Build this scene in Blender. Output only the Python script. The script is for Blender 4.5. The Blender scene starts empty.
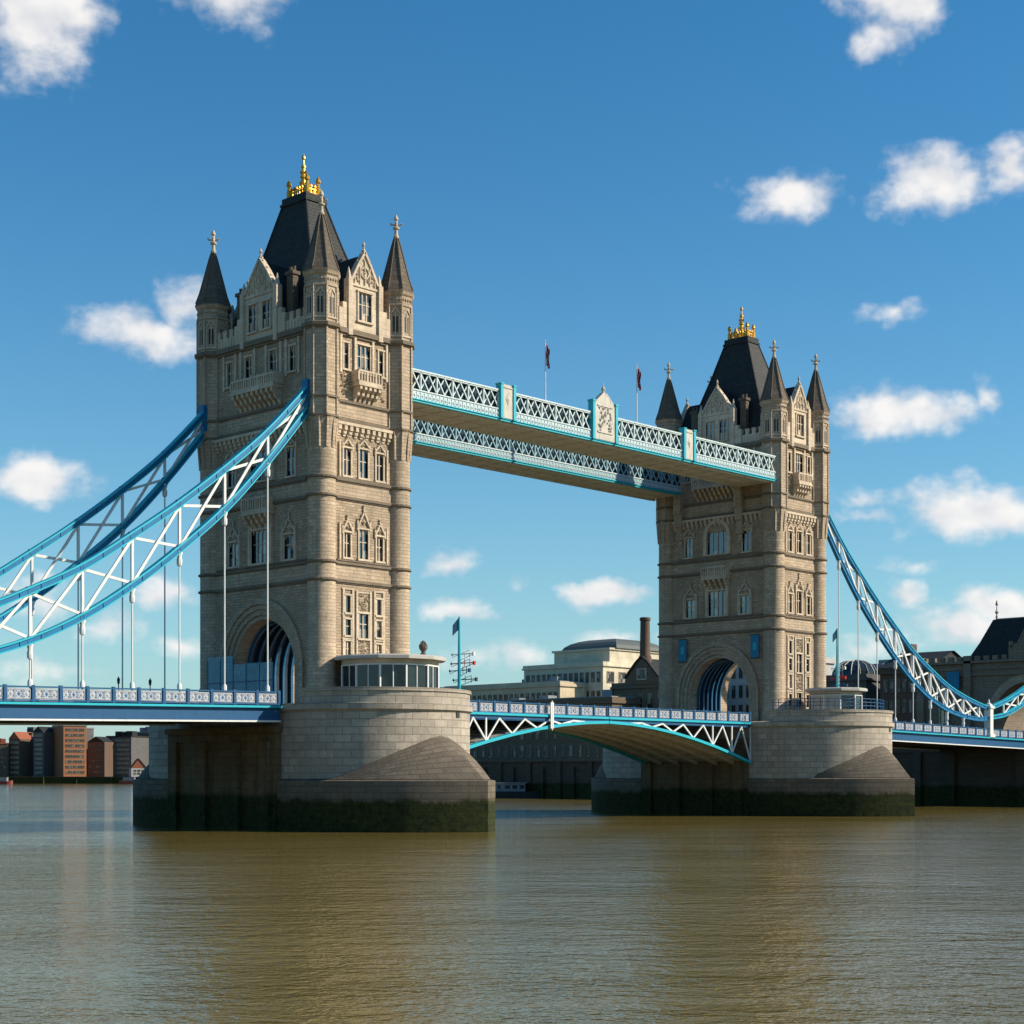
import bpy, math, random
from mathutils import Vector, Matrix
R = math.radians
PI = math.pi
S = bpy.context.scene
C = S.collection
random.seed(7)

# ------------------------------------------------------------------ camera
CX, CY = -113.0, -136.96          # camera stands on the quay, z = 0 is eye height
HEAD = R(46.657)                  # heading, from +Y towards +X
F = 1666.1
WATER = -5.6
cam = bpy.data.cameras.new('camera')
cam.sensor_width = 36
cam.lens = F / 1024 * 36
cam.shift_y = (773.0 - 512) / 1024
cam.clip_start = 0.5
cam.clip_end = 12000
co = bpy.data.objects.new('camera', cam)
C.objects.link(co)
co.location = (CX, CY, 0)
co.rotation_euler = (R(90), 0, -HEAD)
S.camera = co
S.view_settings.view_transform = 'Standard'
S.view_settings.look = 'None'
S.view_settings.gamma = 1
S.view_settings.exposure = 0.45

# ------------------------------------------------------------------ sun
SUN_EL = R(31)
SUN_AZ = math.atan2(.66, -.75)    # clockwise from +Y
sl = bpy.data.lights.new('sun', 'SUN')
sl.energy = 5.0
sl.angle = R(0.5)
sl.color = (1.0, 0.88, 0.71)
so = bpy.data.objects.new('sun', sl)
C.objects.link(so)
sd = Vector((math.sin(SUN_AZ) * math.cos(SUN_EL), math.cos(SUN_AZ) * math.cos(SUN_EL), math.sin(SUN_EL)))
so.rotation_euler = (-sd).to_track_quat('-Z', 'Y').to_euler()
so.location = sd * 300

# ------------------------------------------------------------------ sky
CLOUDS = [  # bearing off the bridge view, elevation, half width, half height (degrees), weight
    (-15.9, 24.0, 2.4, 2.5, 1.2), (-9.7, 24.9, 3.0, 1.4, 1.05), (12.9, 24.6, 2.3, 1.5, 1.1), (12.7, 23.4, 1.3, 1.0, .8),
    (9.5, 18.9, 1.9, 1.05, 1.0), (14.1, 19.1, 2.0, 1.2, 1.1), (16.6, 19.2, 1.3, 1.1, .9), (12.9, 15.2, 1.3, .55, .8),
    (13.2, 11.9, 2.7, 1.1, 1.15), (15.6, 12.4, .7, .8, .7), (15.6, 8.7, 2.9, 1.3, 1.15), (11.9, 9.2, 1.1, .5, .7), (12.2, 8.6, 1.6, .5, .6),
    (-12.6, 14.4, 2.6, .95, .95), (-11.2, 15.3, 1.1, 1.1, .85), (-15.9, 9.8, 1.9, 1.0, 1.1),
    (-2.1, 7.2, 1.3, .6, .85), (-1.9, 5.7, 1.3, .5, .8), (3.1, 6.2, 1.9, .6, 1.0), (.2, 6.3, .7, .35, .5),
    (13.1, 5.9, .9, .6, .85), (14.6, 4.9, 2.3, 1.0, .95), (16.3, 5.6, 1.6, .7, .9), (12.0, 4.3, 1.6, .6, .6),
    (-11.9, 6.0, 1.3, .7, .75), (-11.2, 4.2, 1.6, .6, .75), (-13.6, 4.9, 1.6, .7, .7), (-15.8, 5.6, 1.8, .8, .6), (-15.6, 3.4, 2.4, .7, .5),
    (0.0, 4.0, 2.6, .7, .65), (3.6, 4.6, 1.6, .5, .65), (5.3, 4.5, 1.4, .5, .7), (13.6, 6.9, 1.5, .4, .5),
    (-30, 12, 5, 2.2, 1.1), (30, 11, 5, 2, 1.1), (45, 18, 5, 2, .9), (-70, 15, 5, 2, .9), (120, 18, 5, 2.5, .9), (170, 14, 5, 2, .9)]
W = bpy.data.worlds.new('World')
S.world = W
W.use_nodes = True
nt = W.node_tree
nt.nodes.clear()


def nd(t, typ, **kw):
    n = t.nodes.new(typ)
    for k, v in kw.items():
        setattr(n, k, v)
    return n


def mth(t, op, a, b=None, c=None, clamp=False):
    n = nd(t, 'ShaderNodeMath', operation=op, use_clamp=clamp)
    for i, x in enumerate((a, b, c)):
        if x is None:
            continue
        if isinstance(x, (int, float)):
            n.inputs[i].default_value = x
        else:
            t.links.new(x, n.inputs[i])
    return n.outputs[0]


def vm(t, op, a, b=None, out=0):
    n = nd(t, 'ShaderNodeVectorMath', operation=op)
    for i, x in enumerate((a, b)):
        if x is None:
            continue
        if isinstance(x, (tuple, list)):
            n.inputs[i].default_value = x
        else:
            t.links.new(x, n.inputs[i])
    return n.outputs[out]


def mixc(t, fac, a, b, mode='MIX'):
    n = nd(t, 'ShaderNodeMix', data_type='RGBA', blend_type=mode)
    for i, x in ((0, fac), (6, a), (7, b)):
        if isinstance(x, (int, float)):
            n.inputs[i].default_value = x
        elif isinstance(x, (tuple, list)):
            n.inputs[i].default_value = (*x, 1) if len(x) == 3 else x
        else:
            t.links.new(x, n.inputs[i])
    return n.outputs[2]


def noise(t, vec, scale, detail=5, rough=.55):
    n = nd(t, 'ShaderNodeTexNoise')
    n.inputs['Scale'].default_value = scale
    n.inputs['Detail'].default_value = detail
    n.inputs['Roughness'].default_value = rough
    if vec is not None:
        t.links.new(vec, n.inputs['Vector'])
    return n.outputs['Fac']


sky = nd(nt, 'ShaderNodeTexSky', sky_type='NISHITA', sun_disc=False)
sky.sun_elevation = SUN_EL
sky.sun_rotation = SUN_AZ
sky.altitude = 0
sky.air_density = 1.0
sky.dust_density = 0.3
sky.ozone_density = 2.5
tc = nd(nt, 'ShaderNodeTexCoord')
sx = nd(nt, 'ShaderNodeSeparateXYZ')
nt.links.new(tc.outputs['Generated'], sx.inputs[0])
# bearing and elevation of every sky direction, in degrees
fw = mth(nt, 'ADD', mth(nt, 'MULTIPLY', sx.outputs[0], math.sin(HEAD)), mth(nt, 'MULTIPLY', sx.outputs[1], math.cos(HEAD)))
rt = mth(nt, 'SUBTRACT', mth(nt, 'MULTIPLY', sx.outputs[0], math.cos(HEAD)), mth(nt, 'MULTIPLY', sx.outputs[1], math.sin(HEAD)))
az = mth(nt, 'MULTIPLY', mth(nt, 'ARCTAN2', rt, fw), 180 / PI)
el = mth(nt, 'MULTIPLY', mth(nt, 'ARCSINE', sx.outputs[2]), 180 / PI)
cb = nd(nt, 'ShaderNodeCombineXYZ')
nt.links.new(az, cb.inputs[0])
nt.links.new(el, cb.inputs[1])
P = cb.outputs[0]
nw = nd(nt, 'ShaderNodeTexNoise')
nw.inputs['Scale'].default_value = .55
nw.inputs['Detail'].default_value = 3
nt.links.new(P, nw.inputs['Vector'])
warp = vm(nt, 'MULTIPLY', vm(nt, 'SUBTRACT', nw.outputs['Color'], (.5, .5, .5)), (2.0, 1.3, 0))
PW = vm(nt, 'ADD', P, warp)
acc = None
for (ca, ce, wa, we, wt) in CLOUDS:
    d = vm(nt, 'LENGTH', vm(nt, 'MULTIPLY', vm(nt, 'SUBTRACT', PW, (ca, ce, 0)), (1 / wa, 1 / we, 0)), None, 1)
    m = mth(nt, 'MULTIPLY', mth(nt, 'SUBTRACT', 1.15, d), wt)
    acc = m if acc is None else mth(nt, 'MAXIMUM', acc, m)
PS = vm(nt, 'MULTIPLY', P, (.85, 1.1, 1))
f1 = noise(nt, PS, .62, 3, .45)
f3 = noise(nt, PS, 2.6, 5, .55)
f2 = noise(nt, vm(nt, 'ADD', PS, (.3, .5, 0)), .62, 3, .45)
dn = mth(nt, 'ADD', mth(nt, 'SUBTRACT', acc, .1), mth(nt, 'ADD', mth(nt, 'MULTIPLY', mth(nt, 'SUBTRACT', f1, .5), 1.5), mth(nt, 'MULTIPLY', mth(nt, 'SUBTRACT', f3, .5), .55)))
mr = nd(nt, 'ShaderNodeMapRange', interpolation_type='SMOOTHSTEP')
nt.links.new(dn, mr.inputs[0])
mr.inputs[1].default_value = .0
mr.inputs[2].default_value = .9
cov = mth(nt, 'MULTIPLY', mr.outputs[0], .95)
lit = mth(nt, 'ADD', mth(nt, 'MULTIPLY', mth(nt, 'SUBTRACT', f1, f2), 1.9), .70, clamp=True)
ccol = mixc(nt, lit, (6.6, 7.0, 7.8), (10.8, 10.5, 10.2))
hs = nd(nt, 'ShaderNodeHueSaturation')
hs.inputs['Hue'].default_value = .497
hs.inputs['Saturation'].default_value = 1.3
hs.inputs['Value'].default_value = 1.0
nt.links.new(sky.outputs[0], hs.inputs['Color'])
tint = mixc(nt, 1.0, hs.outputs[0], (.86, 1.43, 1.49), 'MULTIPLY')
hz = mth(nt, 'POWER', 2.718, mth(nt, 'MULTIPLY', mth(nt, 'ABSOLUTE', el), -.15))
tint = mixc(nt, mth(nt, 'MULTIPLY', hz, .75), tint, (5.5, 6.7, 7.5))
skyc = mixc(nt, cov, tint, ccol)
bg = nd(nt, 'ShaderNodeBackground')
bg.inputs[1].default_value = .067
nt.links.new(skyc, bg.inputs[0])
wo = nd(nt, 'ShaderNodeOutputWorld')
nt.links.new(bg.outputs[0], wo.inputs[0])


# ------------------------------------------------------------------ materials
def base_mat(name):
    m = bpy.data.materials.new(name)
    m.use_nodes = True
    t = m.node_tree
    return m, t, t.nodes['Principled BSDF']


def bump(t, b, h, strength=.3, dist=.05):
    n = nd(t, 'ShaderNodeBump')
    n.inputs['Strength'].default_value = strength
    n.inputs['Distance'].default_value = dist
    t.links.new(h, n.inputs['Height'])
    t.links.new(n.outputs[0], b.inputs['Normal'])


def ramp(t, fac, a, b):
    n = nd(t, 'ShaderNodeMapRange')
    t.links.new(fac, n.inputs[0])
    n.inputs[1].default_value = a
    n.inputs[2].default_value = b
    return n.outputs[0]


def stone(name, col, bw=.9, bh=.38, mortar=.02, var=.22, stain=.5, streak=.4, bs=.5, rough=.9, moss=None, soot=(.07, .058, .045)):
    """coursed masonry: block joints, block to block colour, weather stains and rain streaks"""
    m, t, b = base_mat(name)
    uv = nd(t, 'ShaderNodeUVMap').outputs[0]
    pos = nd(t, 'ShaderNodeNewGeometry').outputs['Position']
    br = nd(t, 'ShaderNodeTexBrick')
    t.links.new(uv, br.inputs['Vector'])
    br.inputs['Scale'].default_value = 1
    br.inputs['Brick Width'].default_value = bw
    br.inputs['Row Height'].default_value = bh
    br.inputs['Mortar Size'].default_value = mortar
    br.inputs['Mortar Smooth'].default_value = .3
    lo = tuple(c * (1 - var) for c in col)
    hi = tuple(min(1, c * (1 + var)) for c in col)
    br.inputs['Color1'].default_value = (*lo, 1)
    br.inputs['Color2'].default_value = (*hi, 1)
    br.inputs['Mortar'].default_value = (*(c * .45 for c in col), 1)
    c = br.outputs['Color']
    n1 = noise(t, pos, .35, 6, .65)
    pt = noise(t, pos, .12, 4, .6)
    c = mixc(t, ramp(t, pt, .4, .62), c, mixc(t, .6, c, tuple(x * y for x, y in zip(col, (.72, .78, .86)))))
    c = mixc(t, mth(t, 'MULTIPLY', ramp(t, n1, .45, .72), stain), c, soot)
    n4 = noise(t, pos, 1.2, 5, .7)
    c = mixc(t, mth(t, 'MULTIPLY', ramp(t, n4, .5, .72), stain), c, tuple(x * .38 for x in col))
    st = noise(t, vm(t, 'MULTIPLY', pos, (1.6, 1.6, .12)), 1, 5, .6)
    c = mixc(t, mth(t, 'MULTIPLY', ramp(t, st, .5, .75), streak), c, soot)
    n3 = noise(t, pos, 7, 4, .6)
    c = mixc(t, .45, c, mixc(t, n3, tuple(x * .3 for x in col), tuple(min(1, x * 1.6) for x in col)))
    if moss:
        z0, z1 = moss
        sz = nd(t, 'ShaderNodeSeparateXYZ')
        t.links.new(pos, sz.inputs[0])
        zz = mth(t, 'ADD', sz.outputs[2], mth(t, 'MULTIPLY', mth(t, 'SUBTRACT', noise(t, vm(t, 'MULTIPLY', pos, (1, 1, .25)), .7, 6, .68), .5), 1.5))
        nm = noise(t, pos, 1.6, 6, .7)
        wet = mixc(t, ramp(t, nm, .35, .65), (.010, .013, .005), (.034, .044, .009))
        wet = mixc(t, mth(t, 'MULTIPLY', ramp(t, noise(t, pos, 4.5, 3, .6), .55, .75), .5), wet, (.075, .09, .016))
        c = mixc(t, ramp(t, zz, z1, z0), c, mixc(t, .5, (.05, .038, .02), c))
        c = mixc(t, ramp(t, zz, z1 - .5, z0 + .1), c, wet)
    t.links.new(c, b.inputs['Base Color'])
    b.inputs['Roughness'].default_value = rough
    b.inputs['Specular IOR Level'].default_value = .22
    h = mth(t, 'ADD', mth(t, 'MULTIPLY', br.outputs['Fac'], -1), mth(t, 'MULTIPLY', n3, .6))
    bump(t, b, h, bs, .06)
    return m


def paint(name, col, rough=.45, var=.18, metal=0, dirt=(.12, .10, .08), dirtamt=.35):
    m, t, b = base_mat(name)
    pos = nd(t, 'ShaderNodeNewGeometry').outputs['Position']
    n1 = noise(t, pos, .9, 6, .65)
    n2 = noise(t, vm(t, 'MULTIPLY', pos, (3, 3, .5)), 1.4, 5, .65)
    c = mixc(t, n1, tuple(x * (1 - var) for x in col), tuple(min(1, x * (1 + var)) for x in col))
    c = mixc(t, mth(t, 'MULTIPLY', ramp(t, n2, .52, .8), dirtamt), c, dirt)
    t.links.new(c, b.inputs['Base Color'])
    b.inputs['Roughness'].default_value = rough
    b.inputs['Metallic'].default_value = metal
    if not metal:
        b.inputs['Specular IOR Level'].default_value = .25
    bump(t, b, n1, .08, .02)
    return m


def blinds(t, pos, c):
    w = nd(t, 'ShaderNodeTexWhiteNoise')
    t.links.new(vm(t, 'FLOOR', vm(t, 'MULTIPLY', pos, (1.3, 1.3, .75))), w.inputs['Vector'])
    return mixc(t, mth(t, 'GREATER_THAN', w.outputs['Value'], .8), c, mixc(t, w.outputs['Value'], (.0, .0, .0), (.26, .24, .2)))


def glassy(name, col, rough=.06, spec=.8, alpha=None):
    m, t, b = base_mat(name)
    pos = nd(t, 'ShaderNodeNewGeometry').outputs['Position']
    n1 = noise(t, pos, 1.3, 3, .5)
    cc = mixc(t, n1, tuple(x * .5 for x in col), tuple(x * 1.6 for x in col))
    t.links.new(blinds(t, pos, cc) if name.endswith('window_glass') else cc, b.inputs['Base Color'])
    b.inputs['Roughness'].default_value = rough
    b.inputs['Specular IOR Level'].default_value = spec
    if alpha:
        b.inputs['Alpha'].default_value = alpha
    bump(t, b, noise(t, pos, .8, 2, .5), .12, .1)
    return m


STONE_C = (.49, .378, .266)
M = {}
M['stone'] = stone('portland_stone', STONE_C, .95, .36, .022, .34, .5, .65, .9)
M['rough'] = stone('rough_granite', (.45, .343, .238), .7, .28, .035, .5, .55, .6, 1.0)
M['trim'] = stone('carved_stone', (.64, .515, .38), 1.4, .6, .008, .2, .5, .45, .7)
M['course'] = stone('weathered_shaded_course', (.21, .165, .12), 1.6, .5, .01, .2, .6, .45, .4)  # dark tone holds soot and the shadow under each ledge
M['pier'] = stone('pier_granite', (.41, .355, .285), 1.7, .74, .045, .38, .5, .5, 1.0, moss=(-2.6, -1.4))
M['pierside'] = stone('sooty_shaded_pier_side', (.17, .115, .062), 1.9, .78, .03, .3, .5, .95, .7, moss=(-2.6, -1.4), soot=(.02, .016, .012))  # soot streaks over a base also darkened for shade under the deck
M['starling'] = stone('starling_granite', (.165, .135, .10), 1.5, .62, .05, .4, .6, .7, 1.0, moss=(-2.9, -1.9))
M['slate'] = stone('roof_slate', (.030, .033, .032), .6, .42, .03, .55, .3, .3, 1.0, .65, soot=(.02, .02, .02))
M['spire'] = stone('spire_stone', (.15, .12, .09), .8, .5, .03, .25, .6, .4, .7)
M['gold'] = paint('gold_leaf', (.62, .33, .04), .4, .25, .7, (.2, .1, .02), .5)
M['farglass'] = glassy('distant_window_glass', (.02, .022, .024), .25, .4)
M['glass'] = glassy('window_glass', (.02, .027, .036), .08, .8)
M['glass'].node_tree.nodes['Principled BSDF'].inputs['IOR'].default_value = 1.75
M['cabglass'] = glassy('cabin_glass', (.02, .028, .032), .04, .5)
M['teal'] = paint('turquoise_paint', (.025, .40, .50), .4, .15, 0, (.05, .14, .17), .3)
M['blue'] = paint('blue_paint', (.014, .082, .19), .45, .2, 0, (.03, .045, .07), .4)
M['chain'] = paint('chain_paint', (.008, .15, .33), .45, .2, 0, (.03, .07, .1), .4)
M['navy'] = paint('dark_blue_paint', (.018, .07, .14), .4)
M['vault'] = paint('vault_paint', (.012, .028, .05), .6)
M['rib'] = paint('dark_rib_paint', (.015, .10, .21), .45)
M['white'] = paint('white_paint', (.66, .67, .65), .55, .15, 0, (.25, .22, .17), .6)
M['cream'] = paint('soffit_paint', (.62, .61, .57), .6, .12, 0, (.27, .25, .22), .5)
M['soffit'] = paint('bascule_soffit', (.44, .415, .38), .6, .2, 0, (.13, .12, .105), .6)
M['dark'] = paint('dark_steel', (.035, .035, .035), .6)
M['asphalt'] = paint('asphalt', (.05, .05, .05), .9)
M['crest'] = paint('crest_stone_paint', (.50, .47, .41), .6, .25, 0, (.16, .13, .08), .8)
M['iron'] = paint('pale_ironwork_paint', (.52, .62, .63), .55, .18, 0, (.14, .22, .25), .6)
M['bluewhite'] = paint('far_blue_ironwork', (.26, .42, .48), .55, .2, 0, (.05, .15, .2), .6)  # darker, bluer colour for the farther walkway's ironwork
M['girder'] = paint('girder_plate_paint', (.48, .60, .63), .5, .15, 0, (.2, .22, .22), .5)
M['panelblue'] = paint('panel_relief_paint', (.10, .19, .34), .5, .15)
M['panel'] = paint('parapet_panel_paint', (.40, .41, .44), .5, .15, 0, (.17, .18, .2), .6)
M['ltgrey'] = paint('cabin_metal', (.42, .40, .36), .5)
M['screen'] = glassy('blue_screen', (.015, .26, .38), .25, .5, .6)
M['banner'] = paint('blue_banner', (.02, .19, .33), .7, .15)
M['red'] = paint('red_cloth', (.50, .03, .035), .8)
M['greyboat'] = paint('grey_cabin_paint', (.20, .21, .22), .6)
M['redhull'] = paint('faded_red_hull', (.22, .05, .04), .6)
M['flagblue'] = paint('blue_cloth', (.02, .04, .17), .8)
M['clothwhite'] = paint('white_cloth', (.7, .68, .68), .8)


# ------------------------------------------------------------------ mesh builder
class MB:
    def __init__(s):
        s.v, s.f, s.u, s.m, s.xf = [], [], [], [], None

    def add(s, vs, fs, uvs=None, mi=0):
        o = len(s.v)
        for p in vs:
            p = Vector(p)
            s.v.append(s.xf @ p if s.xf else p)
        for i, f in enumerate(fs):
            s.f.append([o + k for k in f])
            s.u.append(uvs[i] if uvs else None)
            s.m.append(mi)

    def quad(s, a, b, c, d, mi=0):
        s.add([a, b, c, d], [(0, 1, 2, 3)], None, mi)

    def poly(s, pts, mi=0):
        s.add(pts, [tuple(range(len(pts)))], None, mi)

    def box(s, x0, x1, y0, y1, z0, z1, mi=0):
        s.add([(x0, y0, z0), (x1, y0, z0), (x1, y1, z0), (x0, y1, z0), (x0, y0, z1), (x1, y0, z1), (x1, y1, z1), (x0, y1, z1)],
              [(0, 3, 2, 1), (4, 5, 6, 7), (0, 1, 5, 4), (1, 2, 6, 5), (2, 3, 7, 6), (3, 0, 4, 7)], None, mi)

    def bar(s, p, q, w, h, mi=0, up=(0, 0, 1)):
        """rectangular bar from p to q"""
        p, q = Vector(p), Vector(q)
        d = (q - p).normalized()
        up = Vector(up)
        if abs(d.dot(up)) > .98:
            up = Vector((1, 0, 0))
        a = d.cross(up).normalized() * (w / 2)
        b = a.cross(d).normalized() * (h / 2)
        vs = [p - a - b, p + a - b, p + a + b, p - a + b, q - a - b, q + a - b, q + a + b, q - a + b]
        s.add(vs, [(0, 1, 2, 3), (7, 6, 5, 4), (0, 4, 5, 1), (1, 5, 6, 2), (2, 6, 7, 3), (3, 7, 4, 0)], None, mi)

    def tube(s, path, r, n=8, mi=0):
        path = [Vector(p) for p in path]
        rs = r if isinstance(r, (list, tuple)) else [r] * len(path)
        vs, fs = [], []
        for i, p in enumerate(path):
            d = (path[min(i + 1, len(path) - 1)] - path[max(i - 1, 0)]).normalized()
            a = d.cross(Vector((0, 0, 1)))
            if a.length < .05:
                a = d.cross(Vector((1, 0, 0)))
            a.normalize()
            b = d.cross(a)
            for k in range(n):
                t = 2 * PI * k / n
                vs.append(p + (a * math.cos(t) + b * math.sin(t)) * rs[i])
        for i in range(len(path) - 1):
            for k in range(n):
                k2 = (k + 1) % n
                fs.append((i * n + k, i * n + k2, (i + 1) * n + k2, (i + 1) * n + k))
        fs.append(tuple(range(n - 1, -1, -1)))
        fs.append(tuple(range((len(path) - 1) * n, len(path) * n)))
        s.add(vs, fs, None, mi)

    def lathe(s, prof, n=16, c=(0, 0), ph=0, a0=0, a1=2 * PI, mi=0, cap=True):
        full = abs(a1 - a0 - 2 * PI) < 1e-6
        k = n if full else n + 1
        vs, fs, us = [], [], []
        rm = max(p[0] for p in prof)
        for (r, z) in prof:
            for i in range(k):
                t = ph + a0 + (a1 - a0) * i / n
                vs.append((c[0] + r * math.cos(t), c[1] + r * math.sin(t), z))
        for j in range(len(prof) - 1):
            for i in range(n):
                i2 = (i + 1) % k
                fs.append((j * k + i, j * k + i2, (j + 1) * k + i2, (j + 1) * k + i))
                ua, ub = (a1 - a0) * i / n * rm, (a1 - a0) * (i + 1) / n * rm
                za, zb = prof[j][1], prof[j + 1][1]
                if abs(za - zb) < .02:
                    zb = za + abs(prof[j][0] - prof[j + 1][0])
                us.append([(ua, za), (ub, za), (ub, zb), (ua, zb)])
        if full and cap:
            fs.append(tuple(range((len(prof) - 1) * k, len(prof) * k)))
            us.append([(vs[i][0], vs[i][1]) for i in fs[-1]])
        s.add(vs, fs, us, mi)

    def wall(s, pts, z0, z1, closed=True, mi=0):
        """vertical wall along an outline, masonry mapped by running length"""
        vs, fs, us, L = [], [], [], 0
        n = len(pts)
        for p in pts:
            vs += [(p[0], p[1], z0), (p[0], p[1], z1)]
        for i in range(n if closed else n - 1):
            j = (i + 1) % n
            l2 = L + math.hypot(pts[j][0] - pts[i][0], pts[j][1] - pts[i][1])
            fs.append((2 * i, 2 * j, 2 * j + 1, 2 * i + 1))
            us.append([(L, z0), (l2, z0), (l2, z1), (L, z1)])
            L = l2
        s.add(vs, fs, us, mi)

    def blob(s, c, r, mi=0):
        c = Vector(c)
        rx, ry, rz = r if isinstance(r, (tuple, list)) else (r, r, r)
        vs = [c + Vector(p) for p in ((rx, 0, 0), (-rx, 0, 0), (0, ry, 0), (0, -ry, 0), (0, 0, rz), (0, 0, -rz))]
        s.add(vs, [(0, 2, 4), (2, 1, 4), (1, 3, 4), (3, 0, 4), (2, 0, 5), (1, 2, 5), (3, 1, 5), (0, 3, 5)], None, mi)

    def mesh(s, name, mats, off=Vector((0, 0, 0)), smooth=False):
        me = bpy.data.meshes.new(name)
        me.from_pydata([v - off for v in s.v], [], s.f)
        for mt in (mats if isinstance(mats, (list, tuple)) else [mats]):
            me.materials.append(M[mt])
        me.polygons.foreach_set('material_index', s.m)
        uvl = me.uv_layers.new(name='UVMap')
        me.update()
        for p in me.polygons:
            u = s.u[p.index]
            if u is None:
                nx, ny, nz = p.normal
                h = math.hypot(nx, ny)
                for k, li in enumerate(p.loop_indices):
                    w = s.v[me.loops[li].vertex_index]
                    if h > .25:
                        uvl.data[li].uv = ((-ny * w.x + nx * w.y) / h, w.z / max(h, .5))
                    else:
                        uvl.data[li].uv = (w.x, w.y)
            else:
                for k, li in enumerate(p.loop_indices):
                    uvl.data[li].uv = u[k]
        if smooth:
            me.polygons.foreach_set('use_smooth', [True] * len(me.polygons))
            try:
                me.set_sharp_from_angle(angle=R(38))
            except Exception:
                pass
        return me

    def build(s, name, mats, parent=None, smooth=False):
        """link as one object; coordinates are world, made local to the parent"""
        off = WORLD.get(parent, Vector((0, 0, 0))) if parent else Vector((0, 0, 0))
        o = bpy.data.objects.new(name, s.mesh(name, mats, off, smooth))
        C.objects.link(o)
        if parent:
            o.parent = parent
        WORLD[o] = off
        return o


WORLD = {}


def thing(name, label, cat, loc=(0, 0, 0), group=None):
    o = bpy.data.objects.new(name, None)
    C.objects.link(o)
    o.empty_display_size = .5
    o.location = loc
    o['label'] = label
    o['category'] = cat
    if group:
        o['group'] = group
    WORLD[o] = Vector(loc)
    return o


def tag(o, label, cat, group=None):
    o['label'] = label
    o['category'] = cat
    if group:
        o['group'] = group
    return o


def struct(o):
    o['kind'] = 'structure'
    return o


def put(mesh, name, parent, loc, rz=0, sub=None):
    """a copy of a ready mesh under parent, at world loc (parents are never rotated)"""
    o = bpy.data.objects.new(name, mesh)
    C.objects.link(o)
    o.parent = parent
    o.location = Vector(loc) - WORLD[parent]
    o.rotation_euler = (0, 0, rz)
    if sub:
        for (nm, me) in sub:
            c = bpy.data.objects.new(nm, me)
            C.objects.link(c)
            c.parent = o
    return o


# =================================================================== SETTING
def ray(u):
    """ground direction of an image column"""
    r = (u - 512) / F
    return (math.sin(HEAD) + r * math.cos(HEAD), math.cos(HEAD) - r * math.sin(HEAD))


def at(u, depth):
    d = ray(u)
    return CX + d[0] * depth, CY + d[1] * depth


def depth_of(x, y):
    return (x - CX) * math.sin(HEAD) + (y - CY) * math.cos(HEAD)


# water
m, t, b = base_mat('river_water')
M['water'] = m
pos = nd(t, 'ShaderNodeNewGeometry').outputs['Position']
rot = nd(t, 'ShaderNodeMapping')
rot.inputs['Rotation'].default_value = (0, 0, HEAD)
t.links.new(pos, rot.inputs[0])
pr = rot.outputs[0]
h1 = noise(t, vm(t, 'MULTIPLY', pr, (.5, 1.0, 1)), .42, 3, .55)
h2 = noise(t, vm(t, 'MULTIPLY', pr, (.8, 1.0, 1)), 1.3, 3, .6)
h4 = noise(t, vm(t, 'MULTIPLY', pr, (.9, 1.0, 1)), 3.8, 2, .6)
h3 = noise(t, vm(t, 'MULTIPLY', pr, (.5, 1.1, 1)), .11, 3, .5)
calm = ramp(t, noise(t, vm(t, 'MULTIPLY', pr, (.5, 1.6, 1)), .035, 4, .6), .35, .68)
hh = mth(t, 'ADD', mth(t, 'MULTIPLY', h1, .5), mth(t, 'ADD', mth(t, 'MULTIPLY', h2, .5), mth(t, 'MULTIPLY', h4, .2)))
hh = mth(t, 'MULTIPLY', hh, mth(t, 'ADD', mth(t, 'MULTIPLY', calm, .7), .55))
hh = mth(t, 'ADD', hh, mth(t, 'MULTIPLY', h3, .8))
bump(t, b, hh, 1.0, .25)
sil = noise(t, pr, .05, 5, .6)
t.links.new(mixc(t, sil, (.140, .104, .026), (.192, .148, .044)), b.inputs['Base Color'])
b.inputs['Roughness'].default_value = .05
b.inputs['IOR'].default_value = 1.33
g = MB()
g.quad((-5000, -5000, WATER), (6000, -5000, WATER), (6000, 6000, WATER), (-5000, 6000, WATER))
struct(g.build('water', 'water'))
# land behind the far quay
m, t, b = base_mat('bank_ground')
M['ground'] = m
pos = nd(t, 'ShaderNodeNewGeometry').outputs['Position']
t.links.new(mixc(t, noise(t, pos, .2, 5), (.05, .045, .038), (.11, .10, .08)), b.inputs['Base Color'])
b.inputs['Roughness'].default_value = .95
QX = 161.0
SHORE = [(QX, -900), (QX, 175), (394, 608), (320, 686), (-300, 1060), (-2500, 2200)]
g = MB()
g.poly([(x, y, -2.0) for x, y in SHORE] + [(-2500, 5500, -2.0), (5500, 5500, -2.0), (5500, -900, -2.0)])
struct(g.build('ground', 'ground'))
# =================================================================== PIERS
def stadium(r, yc, n=28):
    pts = [(r * math.cos(PI * i / n - PI), -yc + r * math.sin(PI * i / n - PI)) for i in range(n + 1)]
    pts += [(r * math.cos(PI * i / n), yc + r * math.sin(PI * i / n)) for i in range(n + 1)]
    return pts


def ogive(r, y0, tip, e=2.8, n=16):
    near = []
    for i in range(n + 1):
        s = i / n
        near.append((-r * (1 - s ** e), -y0 - (tip - y0) * s))
    near += [(-x, y) for x, y in reversed(near[:-1])]
    far = [(-x, -y) for x, y in near]
    return near + far




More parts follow.
